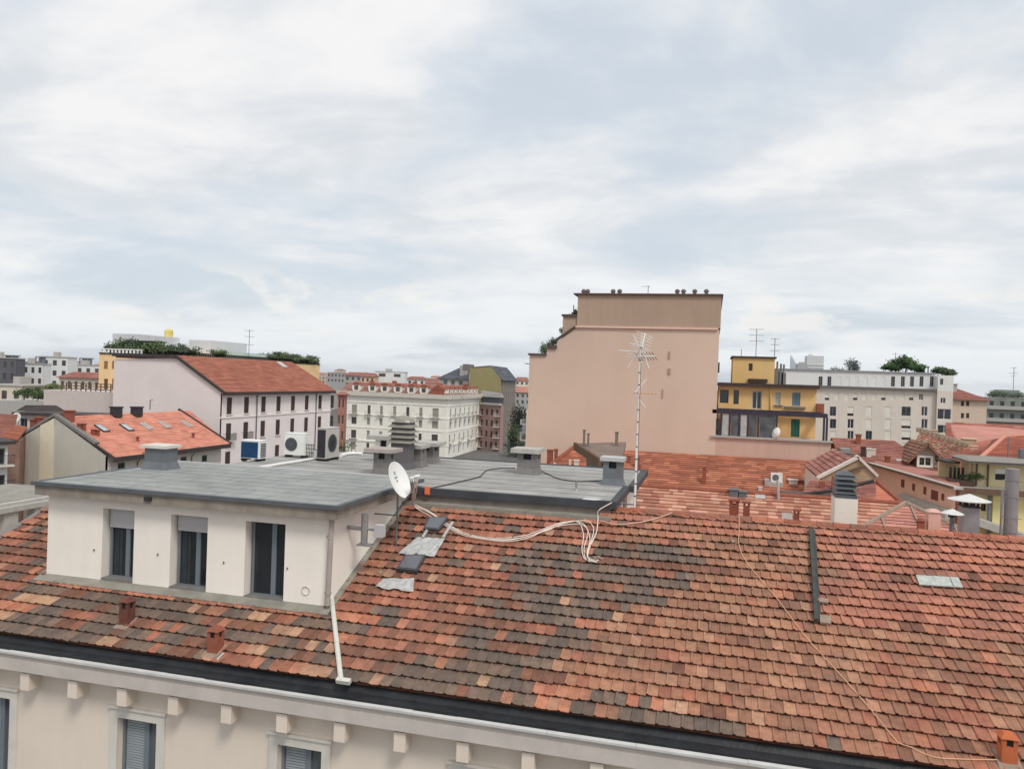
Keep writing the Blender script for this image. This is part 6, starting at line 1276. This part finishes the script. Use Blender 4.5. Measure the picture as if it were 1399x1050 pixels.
# hipped wing with pale mortar lines
TA = 36.0; ap = aY(1237, 687.5, TA); hd_ = 6.0
h = house('pinkish triangular roof end with pale mortar hip lines just beyond near ridge', (ap.x, TA))
hw = hd_; e0 = Vector((ap.x-hw, TA-hw, ap.z-hw*sl_)); e1 = Vector((ap.x+hw, TA-hw, ap.z-hw*sl_))
m = MB(); tiled(m, e0, e1, ap, ap, P_PINK, seg=.5, lip=.04); m.build('roof', M_FTILE, h)
m = MB(); m.tube([e0, ap+Vector((0, 0, .03))], .10, 7); m.tube([e1, ap+Vector((0, 0, .03))], .10, 7); m.build('hip_tiles', M_MORTAR, h)
m = MB(); m.mesh([(e0.x+.2, e0.y+.3, GROUND), (e1.x-.2, e1.y+.3, GROUND), (ap.x, ap.y-.2, GROUND), (e0.x+.2, e0.y+.3, e0.z-.15), (e1.x-.2, e1.y+.3, e1.z-.15), (ap.x, ap.y-.2, ap.z-.25)], [(0, 1, 4, 3), (1, 2, 5, 4), (2, 0, 3, 5)]); m.build('wall', M_RENDER, h)
m = MB()
for k in (-.62, -.4, -.2, .02, .24, .45, .7): q = Vector((ap.x+hw*k, TA-hw, e1.z)); q2 = ap.lerp((Vector((ap.x-hw, e1.y, e1.z)) if k < 0 else e1), abs(k)); n_ = Vector((0, -sl_, 1)).normalized(); m.obox(q+n_*.05, (q2-q).normalized(), (1, 0, 0), n_, (q2-q).length, .07, .03)
m.build('mortar_lines', M_MORTAR, h)

h = house('smooth salmon roof plane sloping down behind the ridge right of louvred chimney', aY(1200, 670, 46))
q = [aY(1128, 692, 43.9), aY(1238, 692, 43.9), aY(1196, 656.5, 49.5), aY(1160, 658, 49.5)]; P_SALM = [C(196, 124, 102), C(200, 128, 106), C(190, 120, 98)]
m = MB(); tiled(m, *q, P_SALM, seg=1.2, lip=.02, var=.04); m.build('roof', M_FTILE, h)
m = MB(); m.tube([q[1], q[2]], .16, 7); m.build('hip_tiles', M_TERRA, h)
m = MB(); base_ = [Vector((p.x, p.y+(.2 if k < 2 else -.2), GROUND)) for k, p in enumerate(q)]; m.hexa(base_, [Vector((b_.x, b_.y, p.z-.15)) for b_, p in zip(base_, q)]); m.build('wall', M_RENDER, h)
# white coped gable house
T = 49.0; gl, ga, gr = aY(1122, 652, T), aY(1172.5, 626.5, T), aY(1197, 641, T)
h = house('small red roofed house with white coped gable behind the louvred chimney', (ga.x, T))
gr.z = aY(1194, 650, T).z
m = MB(); m.prism([(gl.x, T, GROUND), (gr.x, T, GROUND), (gr.x, T, gr.z), (ga.x, T, ga.z), (gl.x, T, gl.z)], (0, .3, 0)); m.build('gable_wall', mat('tan_gable', C(176, 152, 124), var=.1, streak=.2), h)
m = MB()
for p, q in ((gl, ga), (ga, gr)): d = (q-p); u = d.normalized(); m.obox(p+Vector((0, -.15, 0))-u*.2, u, (0, 1, 0), Vector((-u.z, 0, u.x)), d.length+.25, .5, .15)
m.build('gable_coping', mat('white_coping', C(212, 206, 196), var=.08, streak=.15), h)
m = MB(); 
for p, q in ((gl, ga), (gr, ga)): tiled(m, (p.x, T+.5, p.z-.1), (p.x, T+9, p.z-.1), (q.x, T+9, q.z-.1), (q.x, T+.5, q.z-.1), P_BRICK, seg=.8)
a0, a1, a2, a3 = aY(1092, 679, 45.2), aY(1197, 684, 45.2), aY(1196, 658, 48.9), aY(1108, 655, 48.9); tiled(m, a0, a1, a2, a3, P_BRICK, seg=.6, lip=.05); m.build('roof', M_FTILE, h)
m = MB(); m.box(a0.x+.3, a1.x-.3, 45.6, 48.9, GROUND, a0.z-.2); m.box(gl.x+.1, gr.x-.1, T+.31, T+8.9, GROUND, min(gl.z, gr.z)-.3); m.build('wall', M_RENDER, h)
m = MB()
for p, q in ((aY(1066, 679, 44.9), aY(1143, 669, 44.9)), (aY(1143, 669, 44.9), aY(1194, 656.5, 44.9))): m.tube([p, q], .11, 6)
m.build('roof_seam', M_DKROOF, h)
m = MB(); p = aY(1158, 644, 48.8); q = aY(1180, 636, 48.8); m.tube([p, q], .09, 6); m.build('beam', M_WOOD, h)
for x0, x1, yt, yb in ((1137, 1143, 650, 660), (1120, 1127, 658, 667)): p = aY(x0, yb, 47); q = aY(x1, yt, 47); m = MB(); m.box(p.x, q.x, 47, 47.3, p.z-.4, q.z); m.build('chimney', M_TERRA, h)
# salmon wall with brown windows
A, B = aD(1190, 633, 55), aD(1306, 669, 42.5); f = Fac((A.x, A.y), (B.x, B.y)); hs = []
for x0, x1, y0, y1 in ((1231, 1235.5, 654, 666), (1246, 1250, 659.5, 671), (1261.5, 1265.5, 664, 676), (1272, 1281.5, 668, 684), (1286, 1290, 673, 684)):
    q = fh(f, x0, x1, y0, y1); hs.append((min(q[0], q[1]), max(q[0], q[1]), min(q[2:]), max(q[2:])))
h = house('salmon wall house with small brown windows receding behind hipped roof', A)
zt_ = (A.z+B.z)/2; rb_ = Vector((B.x, B.y, 0)).normalized(); ra_ = Vector((A.x, A.y, 0)).normalized(); base_ = [f.pt(0, GROUND, -.25), f.pt(f.L, GROUND, -.25), f.pt(f.L, GROUND)+rb_*8, f.pt(0, GROUND)+rb_*3]
m = MB(); f.wall(m, GROUND, zt_, hs, .15); m.hexa(base_, [p+Vector((0, 0, zt_-.05-GROUND)) for p in base_]); m.build('wall', mat('salmon_render', C(226, 182, 160), var=.06, streak=.15), h)
for q in hs: f.window(h, q, 'shutter', .1, mat('red_brown_shutter', C(128, 72, 60), var=.1))
m = MB(); f.box(m, -.3, f.L+.4, zt_, zt_+.12, -.2, .3); m.mi = 1; f.box(m, -.3, f.L+.4, zt_+.02, zt_+.16, .3, .42); m.build('gutter', [M_CONC, M_WOOD], h)
m = MB(); t_ = [p+Vector((0, 0, zt_-.04-GROUND)) for p in base_]; m.hexa(t_, [p+Vector((0, 0, .1)) for p in t_], P_BRICK[0]); m.build('roof', M_FTILE, h)
m = MB(); a, b = f.uz(1237, 675), f.uz(1300, 695); f.box(m, min(a[0], b[0]), f.L, (a[1]+b[1])/2-.5, (a[1]+b[1])/2, 0, .5); m.build('ledge', M_CONC, h)

# red roof house with gabled dormer
Te, Tr = 62.0, 68.5
h = house('red tiled house with grey gabled dormer in front of cream block', aY(1200, 640, 65))
ze_ = aY(1260, 649, Te).z; zr = aY(1190, 600, Tr).z; xl, xr = aY(1136, 600, Tr).x, aY(1299, 652, Te).x
s2 = (zr-ze_)/(Tr-Te); m = MB(); tiled(m, (xl, Te, ze_), (xr, Te, ze_), (xr-2.5, Tr, zr), (xl, Tr, zr), P_BRICK, seg=.6, lip=.05, var=.1); tiled(m, (xr, Tr+6, ze_), (xl, Tr+6, ze_), (xl, Tr, zr), (xr-2.5, Tr, zr), P_BRICK, seg=1); tiled(m, (xr, Te, ze_), (xr, Tr+6, ze_), (xr-2.5, Tr, zr), (xr-2.5, Tr, zr), P_BRICK, seg=1); m.build('roof', M_FTILE, h)
m = MB(); m.box(xl, xr-.4, Te+.5, Tr+5.5, GROUND, ze_-.2); m.build('wall', mat('cream_yellow_wall', C(214, 198, 162), var=.05, streak=.2), h)
m = MB(); m.box(xl, xr+.1, Te-.2, Te+.05, ze_-.22, ze_-.02); m.build('gutter', M_CONC, h)
PR, NR_ = Vector((0, Te, ze_)), Vector((0, -s2, 1)).normalized(); rz_ = lambda x, y, up=0: onpl(x, y, PR+NR_*up, NR_)
for x0, x1, yt, yb, mm in ((1170, 1176, 593, 607, M_TERRA), (1177, 1182, 610, 624, M_SHUT), (1184, 1190, 612, 625, M_STONE), (1190, 1196, 613, 622, M_STONE), (1210, 1216, 623, 636, M_TERRA), (1137, 1141, 613, 626, M_STONE)): stub(h, x0, x1, yt, yb, mm, rf_=rz_)
m = MB(); c = rz_(1225, 630); m.obox(c, (1, 0, 0), Vector((0, NR_.z, -NR_.y)), NR_, .45, .4, .06); m.build('skylight', M_CONC, h)
p = rz_(1157, 626); m = MB(); k = p.dot(CF)/FPX; m.box(p.x-9*k, p.x+9*k, p.y, p.y+1.5, p.z-.5, p.z+7*k); m.mi = 1; m.box(p.x-8*k, p.x+5*k, p.y-.05, p.y+1.5, p.z+7*k, p.z+13*k); m.build('roof_box', [M_BROWN, M_ZINC], h)
g1, g2 = rz_(1252, 640), rz_(1278.5, 641); yd = g1.y+.2; xa, xb = aY(1252.5, 620, yd).x, aY(1278, 620, yd).x; zs_ = aY(1265, 619.5, yd).z; za = aY(1266, 607.5, yd).z; zb_ = g1.z-.3
fd = Fac((xa, yd), (xb, yd)); q = fh(fd, 1256, 1271, 624.5, 635.5)
m = MB(); fd.wall(m, zb_, zs_, [q], .12); mid = (xa+xb)/2; m.face([fd.pt(0, zs_), fd.pt(fd.L, zs_), fd.pt(fd.L/2, za)]); m.box(xa, xa+.1, yd+.15, yd+4, zb_, zs_); m.box(xb-.1, xb, yd+.15, yd+4, zb_, zs_); o = m.build('dormer', mat('grey_dormer', C(168, 160, 154), var=.06, streak=.15), h)
m = MB(); w = .16; fd.box(m, q[0]-w, q[0], q[2]-w, q[3]+w, 0, .06); fd.box(m, q[1], q[1]+w, q[2]-w, q[3]+w, 0, .06); fd.box(m, q[0], q[1], q[3], q[3]+w, 0, .06); fd.box(m, q[0], q[1], q[2]-w, q[2], 0, .06); fd.box(m, (q[0]+q[1])/2-.03, (q[0]+q[1])/2+.03, q[2], q[3], -.05, .03); m.mi = 1; fd.box(m, q[0], q[1], q[2], q[3], -.1, -.06); m.build('dormer_window', [M_WHITE, M_GLASS], o)
m = MB(); ov = .75; dzz = (za-zs_)/(fd.L/2)
for sx in (-1, 1):
    ex = mid+sx*(fd.L/2+ov); tiled(m, (ex, yd-.5, zs_-ov*dzz+.1), (ex, yd+4.5, zs_-ov*dzz+.1), (mid, yd+4.5, za+.15), (mid, yd-.5, za+.15), [C(138, 104, 88), C(128, 96, 84), C(150, 116, 98)], course=.3, seg=.5, lip=.05)
m.build('dormer_roof', M_FTILE, o)
# mossy ridge roof and pink roofs on the far right
def roofhouse(label, pts, pal, walltop=None, seg=.9, wallm=None, course=.345, lip=.05, extra=None):
    a, b, c, d = pts; h = house(label, (a+b+c+d)/4); m = MB(); tiled(m, a, b, c, d, pal, seg=seg, course=course, lip=lip)
    for q in extra or (): tiled(m, *q, pal, seg=seg, course=course, lip=lip)
    m.build('roof', M_FTILE, h); m = MB(); zb_ = min(a.z, b.z)-.2; cx_ = sum((p.x for p in pts))/4; cy_ = sum((p.y for p in pts))/4
    base = [Vector((p.x+(cx_-p.x)*.06, p.y+(cy_-p.y)*.06, GROUND)) for p in (a, b, c, d)]; 
    top = [Vector((p.x, p.y, min(zb_, q.z-.2))) for p, q in zip(base, pts)]; m.hexa(base, top); m.build('wall', wallm or M_RENDER, h); return h
def flues(h, pl, items, seedmm=None):
    for x0, x1, yt, yb in items: stub(h, x0, x1, yt, yb, M_FLUE, rf_=pl, name='chimney')
M_FLUE = mat('cream_flue', C(206, 180, 154), var=.1, streak=.15)
def plane3(a, b, c):
    n = (b-a).cross(c-a).normalized(); return lambda x, y, up=0: onpl(x, y, a, n)
q = [aD(1262, 640, 74), aD(1399, 640, 66), aD(1330, 606, 78), aD(1262, 590, 86)]
h = roofhouse('mossy grey green tiled roof with knobbed ridge behind gabled dormer', [aD(1240, 626, 84), aD(1330, 640, 74), aD(1330, 612, 80), aD(1257, 589, 92)], P_MOSS+P_PINK+P_PALE, seg=.45, course=.5, lip=.1)
m = MB(); a, b = aD(1257, 589, 92), aD(1330, 613, 80)
for k in range(13): p = a.lerp(b, k/12.5); m.box(p.x-.35, p.x+.35, p.y-.3, p.y+.3, p.z-.1, p.z+.42)
m.build('ridge_knobs', mat('mossy_mortar', C(160, 142, 122), var=.2), h)
h = roofhouse('broad pinkish roof with many cream flues on the far right', [aD(1290, 617, 98), aD(1460, 620, 84), aD(1460, 582, 112), aD(1292, 577, 118)], P_PINK, seg=1.2)
pl = plane3(aD(1290, 617, 98), aD(1460, 620, 84), aD(1460, 582, 112))
flues(h, pl, ((1308, 1318, 576, 583), (1323, 1334, 580, 586), (1312, 1322, 590, 597), (1333, 1342, 585, 590), (1348, 1360, 585, 592), (1379, 1391, 590, 597), (1388, 1398, 583, 590), (1272, 1280, 587, 592), (1297, 1305, 590, 599), (1319, 1328, 596, 604), (1341, 1351, 594, 602), (1362, 1372, 586, 594), (1336, 1341, 601, 608), (1303, 1309, 603, 610)))
h = roofhouse('pinkish brown hipped roof left of the yellow house on the right', [aD(1331, 634, 60), aD(1450, 640, 56), aD(1450, 592, 74), aD(1372, 597, 74)], [C(176, 118, 100), C(168, 112, 96), C(182, 124, 106)], seg=1.0, extra=[(aD(1331, 634, 60), aD(1331, 634, 60), aD(1372, 597, 74), aD(1356, 600, 78))])
m = MB(); m.tube([aD(1331, 633, 60), aD(1372, 596.5, 74)], .2, 7); m.tube([aD(1372, 596.5, 74), aD(1450, 591.5, 74)], .2, 7); m.build('hip_tiles', mat('pink_hip', C(196, 138, 118), var=.1), h)
h = roofhouse('red roof strip between the mossy roof and glazed terrace', [aD(1278, 655, 58), aD(1336, 640, 58), aD(1336, 617, 70), aD(1281, 622, 70)], P_BRICK, seg=.8)
h = roofhouse('orange pink roof slope between mossy ridge and pinkish hipped roof', [aD(1300, 634, 70), aD(1338, 634, 66), aD(1374, 597, 84), aD(1322, 606, 84)], P_PINK, seg=.9)
flues(h, plane3(aD(1300, 634, 70), aD(1338, 634, 66), aD(1374, 597, 84)), ((1318, 1333, 599, 606), (1327, 1336, 609, 615)))

# yellow house on the right with terrace
T = 50.0
h = house('pale yellow house with roof terrace and grey canopy at the right edge', aY(1370, 680, T))
ztop, zmid = aY(1350, 633, T).z, aY(1350, 665.5, T).z; xl = aY(1297, 660, T).x; xm = aY(1354, 690, T).x; xr = xl+14; xu = aY(1334, 640, T).x
M_CY = mat('cream_yellow_render', C(224, 210, 170), var=.05, streak=.12); M_PY = mat('pale_yellow_wall', C(226, 212, 152), var=.05, streak=.1)
f = Fac((xl, T), (xm, T)); f6 = Fac((xm+.01, T-.25), (xr, T-.25)); hs = [fh(f, x0, x1, y0, y1) for x0, x1, y0, y1 in ((1299, 1305, 673, 693), (1308, 1314, 676, 693), (1340.5, 1347, 687, 698))]
m = MB(); f.wall(m, GROUND, zmid-.35, hs, .15); f.box(m, 0, f.L, GROUND, zmid-.4, -3.3, -.25); m.build('wall', M_CY, h)
for k, q in enumerate(hs): f.window(h, q, 'shutter' if k < 2 else 'glass', .12, mat('red_brown_shutter', (0,)*3) if k < 2 else M_WOOD)
m = MB(); f6.box(m, 0, f6.L, GROUND, zmid-.35, -7, 0); m.build('wall', M_PY, h)
m = MB(); m.box(xl-.1, xr, T-.75, T+3.4, zmid-.35, zmid-.05); m.mi = 1; m.box(xl-.1, xr, T-.9, T-.75, zmid-.3, zmid+.0); m.build('terrace_slab', [M_CONC, M_WOOD], h)
f7 = Fac((xu, T+.6), (xr, T+.6)); q = fh(f7, 1360, 1376, 640, 656)
m = MB(); f7.wall(m, zmid-.05, ztop, [q], .25); f7.box(m, 0, f7.L, zmid-.05, ztop-.05, -2.2, -.4); m.build('upper_wall', M_CY, h)
m = MB(); f7.box(m, q[0], q[1], q[2]+.35, q[3], -.2, -.1); m.build('awning', M_WHITE, h); m = MB(); f7.box(m, q[0], q[1], q[2], q[2]+.33, -.24, -.1); m.build('window', M_GLASS, h)
m = MB(); m.box(xl+.2, xu-.01, T+3.0, T+3.2, zmid-.05, zmid+1.15+.0); m.build('terrace_wall', M_CY, h)
m = MB()
for k in range(4): x = xl+.3+(xu-xl-.5)*k/4; m.box(x, x+(xu-xl-.5)/4-.08, T+1.2, T+1.25, zmid+.1, zmid+.95)
m.build('terrace_window', M_GLASS, h)
m = MB(); m.box(xl+.1, xu-.02, T+.2, T+1.0, zmid-.05, zmid+.3); m.build('planter', mat('brown_planter', C(88, 70, 62), var=.2), h)
m = MB(); m.box(xu-.5, xr, T-.5, T+3, ztop, ztop+.14); m.hexa([(xu-.6, T-.6, ztop+.14), (xr, T-.6, ztop+.14), (xr, T+3, ztop+.14), (xu-.6, T+3, ztop+.14)], [(xu-.3, T+.5, ztop+.26), (xr, T+.5, ztop+.26), (xr, T+2.5, ztop+.26), (xu-.3, T+2.5, ztop+.26)]); m.build('canopy_roof', mat('grey_canopy', C(140, 134, 126), var=.1, streak=.2), h)
m = MB(); m.box(xl+.1, xu-.5, T+1.25, T+3.3, zmid+1.17, zmid+1.3); m.build('terrace_roof', M_DKROOF, h)
for x in (1341, 1357): m = MB(); p = aY(x, 634, T-.3); m.tube([(p.x, T+.5, ztop), (p.x, T+.5, zmid)], .05, 6); m.build('downpipe', M_WOOD, h)
m = MB(); p = aY(1352, 676, T-.35); m.tube([p+Vector((-.6, 0, .25)), p, (p.x, p.y, -14)], .09, 7); m.build('downpipe', M_FRAME, h)
p, q = aY(1338, 709, T-2), aY(1377, 722, T-2); m = MB(); m.obox((p.x, T-2, p.z-.4), (q-p).normalized(), (0, 1, 0), (0, 0, 1), (q-p).length+6, 2, .4); m.build('lower_ledge', M_CONC, h)
m = MB(); p = aY(1392, 606, T+3)
m.box(p.x-.3, p.x+.5, T+1.8, T+2.2, ztop+.25, ztop+.8); m.tube([(p.x-.9, T+2, ztop+.2), (p.x-.9, T+2, ztop+1.5)], .03, 6); m.build('roof_equipment', M_GREYM, h)
shrub('potted_plant', 'leafy plants in the planter of the glazed terrace at right', 'plant', (xl+1.2, T+.6, zmid+.3), .5, 1.6, 300, .06)

# ------------------------------------------------------------------ air
hz_ = MB(); hz_.box(-4700, 4700, -400, 5700, GROUND-2.0, 55); hm = bpy.data.materials.new('haze'); hm.use_nodes = True; nt = hm.node_tree; nt.nodes.clear()
vo = nt.nodes.new('ShaderNodeVolumePrincipled'); vo.inputs['Color'].default_value = (.86, .90, .95, 1); vo.inputs['Density'].default_value = .00007; vo.inputs['Anisotropy'].default_value = .2
ou = nt.nodes.new('ShaderNodeOutputMaterial'); nt.links.new(vo.outputs[0], ou.inputs['Volume'])
tag(hz_.build('haze', hm), kind='stuff')
